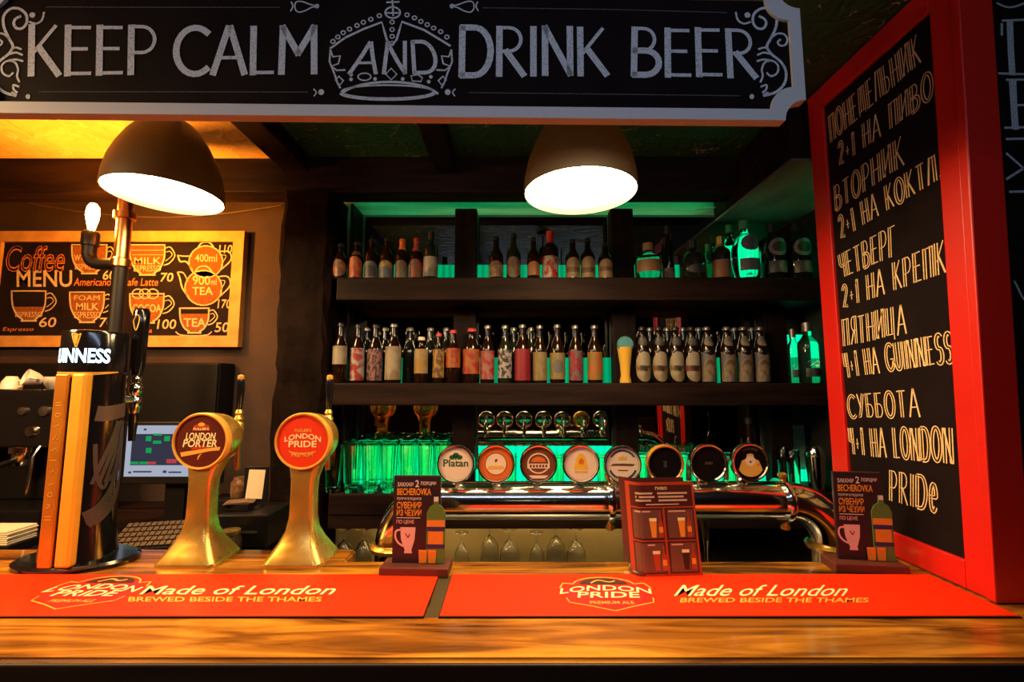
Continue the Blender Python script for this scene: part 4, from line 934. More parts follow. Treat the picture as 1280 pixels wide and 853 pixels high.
def interp(prof, z):
    for (r0, z0), (r1, z1) in zip(prof, prof[1:]):
        if z0 <= z <= z1 and z1 > z0: return r0+(r1-r0)*(z-z0)/(z1-z0)
    return prof[-1][0]
def lab_patch(mb, r, z0, z1, shape, ang=1.25, mi=0, n=16):
    vs = []; fs = []; zc, hh = (z0+z1)/2, (z1-z0)/2
    for i in range(n+1):
        s = -1+2*i/n
        if shape == 'oval': k = math.sqrt(max(0, 1-s*s)); a, b = zc-hh*k, zc+hh*k
        elif shape == 'arch': a, b = z0, zc+hh*(.1+.9*math.sqrt(max(0, 1-s*s)))
        elif shape == 'waist': a, b = z0, z1-hh*.25*(1-abs(s))
        else: a, b = z0, z1
        for j in range(3): vs.append(Vector((r*math.sin(s*ang), -r*math.cos(s*ang), a+(b-a)*j/2)))
    for i in range(n):
        for j in range(2): fs.append([i*3+j, (i+1)*3+j, (i+1)*3+j+1, i*3+j+1])
    mb.add(vs, fs, mi, True)
def lab_mat(c1, c2=None, sc=60):
    k = 'label_%d_%d_%d' % tuple(int(x*999) for x in c1)
    if c2 is None: return mat(k, c1, .5)
    return noisy(k+'_%d_%d_%d' % tuple(int(x*999) for x in c2), c1, c2, (sc, sc, sc*.7), .5, 2, .44, .56)
def bottle(label, px, ybase, ytop, D, wpx, shape='beer', glass='brown_glass', cap='k', lab=None, neck=None, cat='bottle', group=None, name='beer_bottle', extra=None, zbase=None, seg=24):
    p = at(px, ybase, D); zb_ = zbase; h = at(px, ytop, D).z-zb_; r = abs(at(px+wpx/2, ybase, D).x-p.x)
    t = thing(name, label, cat, (p.x, D, zb_+.0005), group)
    pr = SHAPES[shape]; P = [(a*r, b*h) for a, b in pr]
    m = MB(); m.lathe(P+[(0, P[-1][1])], seg)
    gm = M[glass]; m.build('glass_body', gm, t)
    m = MB(); rc = P[-1][0]*1.06; z1 = P[-1][1]
    if shape in ('beer', 'euro', 'stubby'): m.lathe([(rc, z1-.012), (rc*1.12, z1-.010), (rc*1.05, z1), (rc*.9, z1+.005), (0, z1+.006)], 16)
    else: m.lathe([(rc, z1-.03), (rc*1.05, z1-.03), (rc*1.05, h), (0, h)], 16)
    m.build('cap', CAPS[cap], t)
    if lab:
        shp, z0, z1, mt, ang = lab[:5]; m = MB(); lab_patch(m, r+.0008, z0*h, z1*h, shp, ang); lo = m.build('label', mt, t)
        if len(lab) > 5:
            m = MB(); s2, a0, a1, m2, g2 = lab[5]; lab_patch(m, r+.0016, a0*h, a1*h, s2, g2); m.build('label_emblem', m2, lo)
    if neck:
        shp, z0, z1, mt = neck; m = MB()
        vs = [(interp(pr, z0+(z1-z0)*k/6)*r+.0008, (z0+(z1-z0)*k/6)*h) for k in range(7)]
        if shp == 'foil': m.lathe(vs, 20)
        else:
            n = 12; V = []; Fs = []
            for i in range(n+1):
                s = -1+2*i/n; kk = math.sqrt(max(0, 1-s*s)) if shp == 'oval' else 1; zc = (z0+z1)/2
                for j in range(5):
                    zz = zc+(z1-z0)/2*kk*(-1+j/2); rr = interp(pr, zz)*r+.0009; V.append((rr*math.sin(s*1.1), -rr*math.cos(s*1.1), zz*h))
            for i in range(n):
                for j in range(4): Fs.append([i*5+j, (i+1)*5+j, (i+1)*5+j+1, i*5+j+1])
            m.add(V, Fs, 0, True)
        m.build('neck_label', mt, t)
    return t
LB = dict(cream=(.62, .52, .36), tan=(.42, .30, .17), white=(.66, .60, .58), red=(.55, .03, .02), orange=(.62, .18, .03), crim=(.42, .012, .035), olive=(.36, .26, .04), grey=(.20, .19, .19), blue=(.10, .16, .22), dark=(.04, .03, .03), gold=(.62, .36, .06), pink=(.55, .22, .22), brown=(.20, .09, .04), green=(.08, .24, .06))
c = {k: tuple(x*.39 for x in v) for k, v in LB.items()}
DB = 2.03
# upper shelf, left bay
U = 'beer bottles on the top shelf'
def ub(label, px, yt, w, **k): return bottle(label, px, 350, yt, 1.975, w, zbase=Z3, group=U, **k)
ub('brown bottle with orange oval label at the post end of the top shelf', 425, 305, 17, lab=('oval', .06, .52, lab_mat(c['orange'], c['brown'], 40), 1.2))
ub('brown bottle with round orange label, second from the post on the top shelf', 445, 303, 17, lab=('arch', .04, .58, lab_mat(c['orange'], c['red'], 50), 1.25), neck=('oval', .62, .74, lab_mat(c['brown'])))
ub('dark bottle with pale blue arched label on the top shelf, beside the round orange label', 464, 299, 18, lab=('arch', .02, .42, lab_mat(c['blue'], c['grey'], 30), 1.25, ('arch', .05, .32, lab_mat(c['dark']), .9)))
ub('dark bottle with gold and blue arched label, mid left bay of the top shelf', 483, 298, 18, lab=('arch', .02, .42, lab_mat(c['gold'], c['blue'], 30), 1.25, ('arch', .03, .28, lab_mat(c['blue']), 1.0)))
ub('brown bottle with orange neck foil and brown label on the top shelf', 502, 299, 17, cap='o', neck=('foil', .72, .95, CAPS['o']), lab=('arch', .02, .44, lab_mat(c['brown'], c['grey'], 30), 1.25))
ub('brown bottle with red neck foil and red label on the top shelf', 520, 298, 17, cap='r', neck=('foil', .66, .95, lab_mat(c['pink'], c['red'], 60)), lab=('arch', .03, .46, lab_mat(c['red'], c['brown'], 40), 1.25))
ub('tall black bottle with plain white label, nearest the first upright on the top shelf', 538, 291, 18, shape='tall', glass='dark_glass', lab=('rect', .05, .46, lab_mat(c['white'], c['grey'], 14), 1.35))
# upper shelf, middle bay
ub('brown bottle with tan arched label right of the first upright on the top shelf', 620, 296, 18, lab=('arch', .04, .40, lab_mat(c['tan'], c['brown'], 40), 1.2))
ub('slim dark bottle with dim grey oval label in the middle bay of the top shelf', 642, 292, 18, glass='dark_glass', lab=('oval', .02, .46, lab_mat(c['grey'], c['brown'], 40), 1.25))
ub('brown bottle with small amber arched label in the middle bay of the top shelf', 667, 297, 16, lab=('arch', .08, .40, lab_mat(c['tan'], c['orange'], 40), 1.2))
ub('bottle with square white label printed red on the top shelf below the pendant lamp', 688, 290, 20, shape='tall', cap='r', lab=('rect', .02, .46, lab_mat(c['white'], c['red'], 40), 1.4), neck=('foil', .75, .94, CAPS['r']))
ub('brown bottle with banded tan label under the lamp, first of a matching trio', 716, 300, 18, lab=('arch', .03, .52, lab_mat(c['tan']), 1.25, ('rect', .16, .28, lab_mat(c['brown']), 1.1)))
ub('brown bottle with banded tan label under the lamp, middle of a matching trio', 735, 298, 18, lab=('arch', .03, .52, lab_mat(c['tan']), 1.25, ('rect', .14, .26, lab_mat(c['brown']), 1.1)))
ub('brown bottle with banded tan label under the lamp, last of a matching trio', 757, 304, 18, lab=('arch', .03, .52, lab_mat(c['tan']), 1.25, ('rect', .20, .32, lab_mat(c['brown']), 1.1)))
# upper shelf, right bay: spirits
S = 'spirit bottles on the top shelf'
def sb(label, px, yt, w, D=1.985, **k): return bottle(label, px, 352, yt, D, w, zbase=Z3, group=S, name='spirit_bottle', **k)
sb('squat green-shouldered bottle with wide orange label, right of the second upright', 811, 305, 32, shape='squat', glass='gglass', cap='c', lab=('rect', .18, .50, lab_mat(c['orange'], c['tan'], 30), 1.3))
sb('slim tall brown bottle behind the squat orange-labelled one on the top shelf', 836, 283, 15, D=2.06, shape='tall', lab=('rect', .04, .26, lab_mat(c['brown'], c['tan'], 40), 1.2))
sb('squat round black bottle in the right bay of the top shelf', 867, 302, 32, shape='squat', glass='dark_glass', cap='k', lab=('oval', .12, .34, lab_mat(c['dark']), .8))
sb('thin green bottle standing back on the top shelf beside the round black one', 886, 306, 12, D=2.115, shape='tall', glass='green_glass', cap='gr')
sb('dark bottle with square orange-brown label and gold foil top on the top shelf', 902, 297, 23, shape='tall', glass='dark_glass', cap='g', lab=('rect', .04, .44, lab_mat(c['orange'], c['tan'], 30), 1.35), neck=('foil', .76, .95, lab_mat(c['gold'])))
sb('clear rounded bottle partly behind the large clear bottle on the top shelf', 914, 282, 22, D=2.10, shape='round', glass='gglass', cap='gr')
sb('large clear bottle with dark round and square labels on the top shelf', 933, 277, 32, D=1.965, shape='round', glass='gglass', cap='gr', lab=('oval', .44, .70, lab_mat(c['grey']), .75), extra=1)
sb('black bottle with grey round label and grey strip, beside the large clear bottle', 968, 281, 29, D=2.0, shape='round', glass='dark_glass', lab=('oval', .40, .70, lab_mat(c['white'], c['grey'], 20), .85, ('oval', .46, .64, lab_mat(c['dark'], c['brown'], 60), .55)), neck=None)
sb('black bottle with grey round label and grey strip, next to the red frame', 999, 281, 29, D=2.0, shape='round', glass='dark_glass', lab=('oval', .40, .70, lab_mat(c['white'], c['grey'], 20), .85, ('oval', .46, .64, lab_mat(c['dark'], c['brown'], 60), .55)))
for ch in list(COL.objects):
    if ch.get('group') == S and ('round label' in ch['label'] or 'round and square' in ch['label']):
        r = [x for x in ch.children if x.name.startswith('label')][0]
        rr = max(v.co.length for v in [x for x in ch.children if x.name.startswith('glass_body')][0].data.vertices if v.co.z < .02)
        m = MB(); lab_patch(m, rr*1.005+.001, .03, .085, 'rect', .85); m.build('lower_label', lab_mat(c['grey'], c['white'], 18) if 'black' in ch['label'] else lab_mat(c['grey']), ch)
# middle shelf
Mg = 'beer bottles on the middle shelf'
def mb_(label, px, yt, w, **k): return bottle(label, px, 479, yt, DB if px > 430 else 2.0, w, zbase=Z2, group=Mg, **k)
mb_('brown bottle with cream label at the post end of the middle shelf', 424, 403, 18, lab=('rect', .30, .60, lab_mat(c['cream'], c['tan'], 16), 1.4), neck=None)
mb_('brown bottle with red and white label, second from the post on the middle shelf', 446, 405, 18, lab=('rect', .04, .58, lab_mat(c['white'], c['red'], 34), 1.4))
mb_('brown bottle with dark label speckled red, third from the post on the middle shelf', 468, 405, 19, lab=('rect', .04, .56, lab_mat(c['dark'], c['pink'], 90), 1.4))
mb_('brown bottle with tall cream and grey label on the middle shelf', 491, 404, 20, cap='s', lab=('rect', .05, .60, lab_mat(c['cream'], c['tan'], 14), 1.4))
mb_('short brown bottle with bright amber label and pale cap on the middle shelf', 526, 421, 17, shape='stubby', cap='w', lab=('rect', .20, .72, lab_mat(c['gold'], c['cream'], 22), 1.4))
mb_('slim brown bottle with narrow gold label and red cap on the middle shelf', 548, 416, 15, cap='r', lab=('rect', .10, .66, lab_mat(c['gold'], c['brown'], 50), 1.2))
mb_('brown bottle with red-orange label high on its body, left of the first upright', 566, 412, 18, cap='r', lab=('rect', .28, .64, lab_mat(c['orange'], c['red'], 26), 1.4))
mb_('brown bottle with plain orange-red label and red cap in front of the first upright', 589, 410, 21, shape='stubby', cap='r', lab=('rect', .16, .60, lab_mat(c['red'], c['orange'], 30), 1.4))
mb_('brown bottle with red figure on pale label, right of the first upright', 609, 406, 18, cap='s', lab=('rect', .06, .54, lab_mat(c['red'], c['pink'], 40), 1.3))
mb_('black bottle with grey lettered label on the middle shelf', 631, 406, 18, glass='dark_glass', cap='s', lab=('rect', .08, .56, lab_mat(c['dark'], c['white'], 70), 1.3))
mb_('brown bottle with solid crimson label on the middle shelf', 653, 405, 20, cap='s', lab=('rect', .04, .56, lab_mat(c['crim']), 1.4))
mb_('brown bottle with olive gold patterned label right of the crimson one', 675, 406, 18, cap='s', lab=('rect', .04, .52, lab_mat(c['olive'], c['tan'], 40), 1.4))
mb_('brown bottle with olive label bearing a grey disc on the middle shelf', 697, 405, 19, cap='s', lab=('rect', .06, .50, lab_mat(c['olive'], c['tan'], 12), 1.4, ('oval', .16, .38, lab_mat(c['grey']), .75)))
mb_('brown bottle with crimson and grey diamond label on the middle shelf', 720, 406, 18, cap='s', lab=('rect', .04, .54, lab_mat(c['crim'], c['grey'], 50), 1.4))
mb_('brown bottle with orange label, left of the printed beer glass', 744, 406, 19, cap='s', lab=('rect', .05, .52, lab_mat(c['orange'], c['olive'], 26), 1.4))
for k, px in enumerate((804, 825, 846, 866, 886, 911, 932, 953)):
    am = k < 4; dk = (c['gold'], c['orange'], c['gold'], c['red'])[k % 4]
    where = ['beside the printed beer glass', 'second from the printed beer glass', 'third from the printed beer glass', 'next to the first tan labelled bottle'][k % 4] if am else ['beside the last amber oval label', 'left middle of the tan group', 'right middle of the tan group', 'at the upright'][k % 4]
    mb_(('tall brown bottle with amber oval label, ' if am else 'tall brown bottle with pale tan label, ')+where, px, 408, 19, shape='euro', cap='k' if am else 's',
        lab=('oval' if am else 'waist', .02, .54, lab_mat(c['cream'] if am else c['tan'], c['tan'] if am else c['grey'], 24), 1.3, (('rect', .20, .30, lab_mat(dk, c['dark'], 40), 1.15) if am else ('oval', .14, .40, lab_mat(c['brown'], c['tan'], 40), .8))),
        neck=('oval', .64, .82, lab_mat(c['grey'] if am else c['tan'], c['dark'] if am else c['grey'], 30)))
BACK = [(511, 'right of the cream and grey label'), (457, 'behind the red and white label'), (480, 'behind the red speckled label'), (537, 'behind the amber and gold labels'), (557, 'behind the slim gold labelled bottle'),
        (642, 'behind the grey lettered label'), (664, 'behind the crimson label'), (814, 'behind the first amber oval label'), (836, 'behind the second and third amber ovals'), (856, 'behind the third and fourth amber ovals'), (876, 'behind the last amber oval label'), (921, 'behind the middle tan labels'), (943, 'behind the last two tan labels')]
for px, wh in BACK: bottle('plain dark back-row bottle on the middle shelf, '+wh, px, 479, 409, 2.105, 17, zbase=Z2, group='dark bottles in the back row of the middle shelf', glass='dark_glass', cap='s')
def gin(label, px, yt, w, D): return bottle(label, px, 479, yt, D, w, zbase=Z2, group='clear gin bottles by the red frame', name='gin_bottle', shape='tall', glass='gglass', cap='s', lab=('rect', .10, .24, lab_mat(c['blue'], c['dark'], 30), .9))
gin('slim clear green-lit bottle at the end upright of the middle shelf', 994, 412, 15, 2.04); gin('broad clear green-lit bottle against the red frame on the middle shelf', 1013, 404, 24, 1.965)
# printed beer glass on the middle shelf
p = at(782, 478, DB)
bg = thing('beer_glass', 'tapered beer glass of golden beer with blue round top, right of the orange label bottle', 'beer glass', (p.x, DB, Z2+.0005))
m = MB(); m.lathe([(0, 0), (.026, 0), (.027, .008), (.021, .035), (.024, .08), (.034, .15), (.036, .165), (0, .165)], 24); m.build('beer', mat('golden_beer', (.62, .36, .05), .15, coat=.5), bg)
m = MB(); m.lathe([(0, -.012), (.034, -.010), (.0385, 0), (.034, .010), (0, .012)], 26, c=(0, -.012, .178), axis='Y'); m.build('round_topper', mat('teal_disc', (.06, .22, .26), .4), bg)

# ================================================================= glasses
def tumbler(r0, r1, h, th=.003, foot=.012): return [(0, 0), (r0*.92, 0), (r0, .003), (r1, h-.002), (r1-th*.5, h), (r1-th, h-.002), (r0-th, foot), (0, foot)]
gi = None
def glasses(prof, seg, spots, labels, group, name='pint_glass', cat='glass', mt='gglass', flat=True):
    first = None
    for (x, y, z), lb in zip(spots, labels):
        if first is None:
            m = MB(); m.lathe(prof, seg, smooth=not flat); first = m.build(name, M[mt]); first.location = (x, y, z+.0005); tag(first, lb, cat, group)
        else:
            c_ = first.copy(); COL.objects.link(c_); c_.location = (x, y, z+.0005); c_['label'] = lb; c_.rotation_euler.z = random.uniform(0, 1)
    return first
sp = []; lb = []
rows = ['front row', 'middle row', 'back row']
for r_ in range(3):
    for k in range(7 if r_ == 0 else 6):
        D_ = 1.957+.0785*r_; x = at(416, 600, 1.957).x+.002+k*(.0815 if r_ < 2 else .077)+(0, .050, .058)[r_]
        sp.append((x, D_, Z1)); lb.append('%s ridged pint glass from the post in the %s of the green-lit cluster' % (ORD[k], rows[r_]))
glasses(tumbler(.030, .0385, .205, .004, .018), 12, sp, lb, 'pint glasses clustered on the lower shelf')
sp = []; lb = []
for bay, (pa, pb), n in (('middle', (607, 755), 6), ('right', (803, 912), 5)):
    for k in range(n):
        for r_, D_ in ((0, 1.965), (1, 2.040)):
            x = at(pa+(pb-pa)*k/(n-1), 590, D_).x; sp.append((x, D_, Z1)); lb.append('%s faceted tumbler from the left in the %s row behind the %s taps' % (ORD[k], ('front', 'back')[r_], 'middle' if bay == 'middle' else 'right-hand'))
glasses(tumbler(.030, .0355, .150, .0045, .016), 10, sp, lb, 'faceted tumblers behind the taps', 'tumbler')
# stemmed glasses upside down in the niche
WINE = [(.034, 0), (.0365, .0), (.044, .06), (.041, .105), (.024, .138), (.008, .150), (.0045, .158), (.0045, .188), (.008, .197), (.036, .2035), (.036, .2065), (0, .2075), (0, .150), (.005, .146), (.021, .134), (.038, .103), (.041, .06), (.034, 0.0)]
TUL = [(.026, 0), (.027, 0), (.033, .06), (.030, .10), (.012, .13), (.004, .14), (.004, .17), (.008, .178), (.030, .185), (.030, .188), (0, .189), (0, .142), (.004, .139), (.011, .127), (.0285, .10), (.0315, .06), (.0255, 0)]
W1 = [(430, 'wine'), (455, 'wine'), (577, 'tulip'), (612, 'wine'), (637, 'wine'), (671, 'tulip'), (695, 'wine'), (720, 'wine')]
wl_ = ['upside-down wine glass at the left end of the lit niche', 'upside-down wine glass beside the left bend of the chrome pipe', None, 'upside-down wine glass second right of the first promotion card', 'upside-down wine glass with its foot tilted over its neighbour, mid niche', None, 'upside-down wine glass between two others at the right of the niche group', 'upside-down wine glass last on the right of the niche group']
wl_[4] = 'upside-down wine glass in the middle of the lit niche, under the brown badge'
sp = []; lb = []
for (px, k), l_ in zip(W1, wl_):
    if k == 'wine': D_ = 2.02+(.05 if px in (612, 695) else 0); sp.append((at(px, 690, D_).x, D_, .752)); lb.append(l_)
glasses(WINE, 24, sp, lb, 'stemmed glasses upside down in the niche', 'wine_glass', mt='glass', flat=False)
sp = [(at(577, 690, 2.02).x, 2.02, .752), (at(671, 690, 2.02).x, 2.02, .752)]
glasses(TUL, 24, sp, ['upside-down narrow glass just right of the first promotion card', 'upside-down narrow glass left of the last pair in the niche'], 'stemmed glasses upside down in the niche', 'tulip_glass', mt='glass', flat=False)
p = at(886, 690, 1.5); jg = thing('jigger', 'small clear measure standing in the dark right of the leaflet', 'measure', (p.x, 1.52, .85)); m = MB(); m.lathe([(0, 0), (.020, 0), (.020, .004), (.006, .01), (.005, .12), (.006, .20), (.014, .27), (.016, .30), (0, .30)], 18); m.build('rod', M['glass'], jg)
# shaker and tall glasses by the red frame
p = at(1021, 600, 1.97)
sk = thing('cocktail_shaker', 'steel cocktail shaker on the lower shelf against the red frame', 'shaker', (p.x, 1.97, Z1+.0005))
m = MB(); m.lathe([(0, 0), (.030, 0), (.032, .004), (.041, .15), (.042, .152), (0, .153)], 28); m.build('tin', M['chrome'], sk)
m = MB(); m.lathe([(.040, .152), (.041, .156), (.032, .185), (.022, .198), (0, .202)], 28); m.build('lid', M['chrome'], sk)
sp = [(at(993, 600, 1.98).x, 1.98, Z1), (at(981, 600, 2.045).x, 2.045, Z1)]
glasses(tumbler(.024, .027, .175, .003, .014), 20, sp, ['tall slim highball glass left of the steel shaker', 'tall slim highball glass standing back near the end upright'], 'highball glasses by the shaker', 'highball_glass', flat=False)
# small black lettered bottle behind the last tap
p = at(937, 560, 1.99)
bt_ = thing('syrup_bottle', 'dark bottle with a pale script label behind the gold figure badge', 'bottle', (at(937, 560, 1.99).x, 1.99, Z1+.0005)); m = MB(); m.lathe([(0, 0), (.026, 0), (.028, .004), (.028, .17), (.022, .20), (.012, .225), (.012, .29), (.014, .30), (0, .30)], 22); m.build('glass_body', M['brown_glass'], bt_)
m = MB(); lab_patch(m, .0288, .155, .19, 'rect', 1.2); l1 = m.build('label', lab_mat(c['dark']), bt_); m = MB(); lab_patch(m, .0292, .165, .182, 'rect', .9); m.build('label_script', lab_mat(c['tan'], c['dark'], 120), l1)
m = MB(); m.lathe([(.013, .29), (.015, .29), (.015, .315), (0, .316)], 16); m.build('cap', CAPS['k'], bt_)
# ================================================================= coffee menu chalkboard
FY = 2.27; FM = Face((0, FY, 0), (1, 0, 0), (0, 0, 1))
(ax, az), (bx_, bz) = FM.px(-6, 290), FM.px(299, 434)
cm = thing('coffee_chalkboard', 'pine framed coffee menu chalkboard with cups drawn in chalk on the left wall', 'chalkboard', ((ax+bx_)/2, FY, bz))
base = Vector(cm.location); FL = Face(FM.o-base, FM.u, FM.v)
tz = az
m = MB(); m.box(tuple(Vector((ax+.02, FY, bz+.02))-base), tuple(Vector((bx_-.02, FY+.02, tz-.02))-base)); m.build('board', M['board'], cm)
m = MB(); R4 = lambda e: [(ax-base.x+e, e), (bx_-base.x-e, e), (bx_-base.x-e, tz-bz-e), (ax-base.x+e, tz-bz-e)]
e = .058
for i in range(4):
    O, I = R4(0), R4(e); j = (i+1) % 4; q = [O[i], O[j], I[j], I[i]]
    mm = MB(); mm.prism(q, -.014, .026); mm.build('frame_rail', M['pine'], cm)
cq = lambda x, y: FM.px(x*.25, 220+y*.25)
L_ = MB()      # 0 chalk cream, 1 orange, 2 amber fill
def S(pts, w=.008, mi=0, sm=True, closed=False): p = [cq(*a) for a in pts]; ribbon(L_, FL, smoothline(p, 4) if sm else p, w, .0012, mi, closed)
def Fi(pts, mi=2, h=.0006): fill(L_, FL, [cq(*a) for a in pts][::-1], h, mi)
def cup(x0, x1, y0, y1, filly, hx, mi=2):
    w = x1-x0; side = [(x0, y0), (x0+.02*w, y0+.45*(y1-y0)), (x0+.14*w, y0+.78*(y1-y0)), (x0+.32*w, y1-6)]
    full = smoothline(side, 4)+smoothline([(x1+x0-a, b) for a, b in side[::-1]], 4)
    Fi([(a, max(b, filly)) for a, b in full], mi)
    S(side); S([(x1+x0-a, b) for a, b in side]); S([(x0, y0), (x1, y0)], .007, 0, False); S([(x0+.28*w, y1), (x0+.72*w, y1)], .009, 0, False)
    if hx:
        my = y0+.35*(y1-y0); S([(x1, y0+.12*(y1-y0)), (x1+.55*(hx-x1), y0+.08*(y1-y0)), (hx, my), (x1+.5*(hx-x1), y0+.6*(y1-y0)), (x1-4, y0+.68*(y1-y0))], .006)
        S([(x1+8, y0+.24*(y1-y0)), (x1+.5*(hx-x1), y0+.22*(y1-y0)), (hx-14, my), (x1+4, y0+.54*(y1-y0))], .004)
cup(360, 535, 345, 488, 352, 575); cup(650, 825, 345, 495, 350, 875); cup(60, 230, 576, 725, 655, 282); cup(350, 522, 582, 732, 590, 566); cup(650, 820, 590, 735, 600, 872); cup(900, 1045, 662, 785, 690, 1088)
S([(880, 780), (905, 796), (970, 800), (1035, 796), (1058, 780)], .006)
for x in (690, 725, 765): S(ell(x, 590, 28, 24, 14), .006, 0, False, True)
def pot(cx, cy, r, sx, sy, hx):
    Fi(ell(cx, cy, r, r*.95, 26)); S(ell(cx, cy, r, r*.95, 26), .007, 0, False, True)
    S([(cx-r*.8, cy+r*.5), (cx-r*1.15, cy), (sx+12, sy+30), (sx, sy)], .008); S([(sx, sy), (sx+30, sy+4), (cx-r*.85, cy-r*.35)], .006)
    S([(cx+r*.75, cy-r*.6), (hx-10, cy-r*.6), (hx, cy-r*.1), (cx+r*.85, cy+r*.5)], .007); S([(cx+r*.85, cy-r*.4), (hx-24, cy-r*.35), (cx+r*.9, cy+r*.2)], .004)
    S([(cx-r*.45, cy-r*.9), (cx-r*.2, cy-r*1.15), (cx+r*.2, cy-r*1.15), (cx+r*.45, cy-r*.9)], .007)
pot(1030, 430, 84, 890, 398, 1155); pot(1018, 560, 92, 888, 482, 1150)
def T(s, x0, y0, x1, y1, mi=0, bold=.01, sh=0): typ(L_, FL, s, [cq(x0, y0), cq(x1, y0), cq(x1, y1), cq(x0, y1)], .0016, mi, bold, sh)
T('Coffee', 32, 350, 326, 480, 1, .015, .25); T('Coffee', 36, 352, 322, 476, 0, -.015, .25); T('MENU', 85, 472, 362, 556, 0, .012)
for s, a in (('60', (515, 474, 578, 520)), ('70', (803, 485, 868, 530)), ('60', (197, 707, 283, 757)), ('70', (498, 709, 570, 757)), ('100', (785, 718, 882, 766)), ('110', (1094, 345, 1162, 388)), ('170', (1088, 618, 1156, 663)), ('50', (1074, 733, 1146, 782))): T(s, *a, sh=.15)
T('Americano', 370, 512, 556, 550, 1, .004, .2); T('Cafe Latte', 612, 512, 792, 550, 1, .004, .2); T('Espresso', 15, 757, 170, 782, 1, .0, .2); T('Cocoa', 700, 760, 760, 785, 1, 0, .2)
T('TEA', 920, 712, 1030, 755, 0, .015); T('900', 964, 500, 1052, 546, 0, .012); T('ml', 1056, 514, 1084, 546); T('TEA', 962, 556, 1066, 596, 0, .015); T('400ml', 976, 392, 1086, 430, 0, .005)
DK = 3
T('WTR', 372, 395, 440, 425, 0, .01); T('ESPRESSO', 376, 440, 520, 468, 0, .0); T('MILK', 672, 408, 806, 442, 0, .005); T('ESPRESSO', 670, 448, 806, 478, 0, 0); T('ESPRESSO', 78, 680, 214, 706, 0, 0); T('FOAM', 372, 598, 500, 622, 0, 0); T('MILK', 382, 636, 494, 672, 0, .015); T('ESPRESSO', 372, 680, 504, 712, 0, 0); T('COCOA', 664, 642, 808, 682, 0, .012)
S([(660, 372), (820, 372)], .003, 0, False); S([(662, 395), (815, 395)], .003, 0, False)
L_.build('chalk_drawing', [M['chalkw'], M['chalko'], M['chalkf'], M['board']], cm)
# black panel right of the menu's lower edge: cabinet door on the wall
m = MB(); a = at(214, 455, 2.28); b = at(318, 700, 2.28)
pn = thing('wall_cabinet', 'flat dark cabinet on the wall under the coffee chalkboard', 'cabinet', ((-2.0), 2.19, 1.0)); m.box((-.55, -.015, .30), (.55, .10, .70), bev=.004); m.build('body', M['matte'], pn)
m = MB(); m.box((-.545, -.028, .305), (-.005, -.016, .695), bev=.003); m.build('door', M['black'], pn); m = MB(); m.box((.005, -.028, .305), (.545, -.016, .695), bev=.003); m.build('door', M['black'], pn)

# ================================================================= screen, keyboard and small things on the left back counter
D = 1.80
(x0, z1), (x1, z0) = [(at(x, y, D).x, at(x, y, D).z) for x, y in ((160, 532), (271, 596))]
ps = thing('till_screen', 'till touchscreen showing a pale interface behind the golden towers', 'screen', ((x0+x1)/2, D, 1.0)); o = Vector(ps.location)
w = (x1-x0)/2; za, zb2 = z0-1.0, z1-1.0
m = MB(); m.box((-w-.012, 0, za-.030), (w+.012, .03, zb2+.014), bev=.004); m.build('housing', M['black'], ps)
F_ = Face((0, 0, 0), (1, 0, 0), (0, 0, 1)); SM = [emit('screen_white', (.62, .68, .85), .62), emit('screen_dark', (.035, .035, .060), 1), emit('screen_green', (.01, .42, .10), .8), emit('screen_red', (.60, .06, .07), .8), emit('screen_ink', (.05, .06, .12), .8)]
m = MB(); q = lambda a, b, c_, d: [(-w+2*w*a, za+(zb2-za)*(1-d)), (-w+2*w*c_, za+(zb2-za)*(1-d)), (-w+2*w*c_, za+(zb2-za)*(1-b)), (-w+2*w*a, za+(zb2-za)*(1-b))]
fill(m, F_, q(0, 0, 1, 1), .001, 0); fill(m, F_, q(.06, .17, .95, .78), .0016, 1)
for r_ in ((.21, .21, .27, .31), (.29, .30, .38, .36), (.41, .21, .47, .31), (.22, .44, .28, .54), (.29, .16, .38, .2), (.06, .71, .15, .76), (.16, .71, .25, .76)): fill(m, F_, q(*r_), .0022, 2)
for r_ in ((.25, .71, .34, .76), (.45, .66, .56, .74), (.80, .30, .84, .36), (.86, .66, .93, .72)): fill(m, F_, q(*r_), .0022, 3)
for r_ in ((.05, .90, .08, .94), (.10, .89, .30, .92), (.42, .88, .46, .93), (.48, .90, .62, .93), (.18, .06, .21, .10)): fill(m, F_, q(*r_), .0022, 4)
m.build('display', SM, ps)
m = MB(); m.box((-.04, .03, .012), (.04, .06, za+.05)); m.box((-.12, -.06, 0), (.12, .10, .012), bev=.003); m.build('stand', M['black'], ps)
kb = thing('keyboard', 'black keyboard tilted up below the till screen', 'keyboard', (at(196, 690, 1.62).x, 1.655, 1.0), None, math.radians(12))
tl = Matrix.Rotation(math.radians(28), 4, 'X')
m = MB(); bm = bmesh.new(); bmesh.ops.create_cube(bm, size=1); 
for v in bm.verts: v.co = Vector((v.co.x*.30, v.co.y*.13, v.co.z*.018))
bmesh.ops.bevel(bm, geom=bm.edges[:], offset=.003, segments=1, affect='EDGES'); m.bm(bm, 0, mtx=Matrix.Translation((0, 0, .045)) @ tl); m.build('case', M['black'], kb)
m = MB()
for r_ in range(5):
    for k in range(15):
        bm = bmesh.new(); bmesh.ops.create_cube(bm, size=1)
        for v in bm.verts: v.co = Vector((-.14+.0195*k+v.co.x*.0155+.0036*r_*.5, -.048+.0235*r_+v.co.y*.018, .013+v.co.z*.008))
        m.bm(bm, 0, mtx=Matrix.Translation((0, 0, .045)) @ tl)
m.build('keys', mat('key_caps', (.05, .032, .02), .45), kb)
pr = thing('receipt_printer', 'black box printer with a silver slot, left of the hewn post', 'printer', (at(312, 680, 1.70).x, 1.74, 1.0))
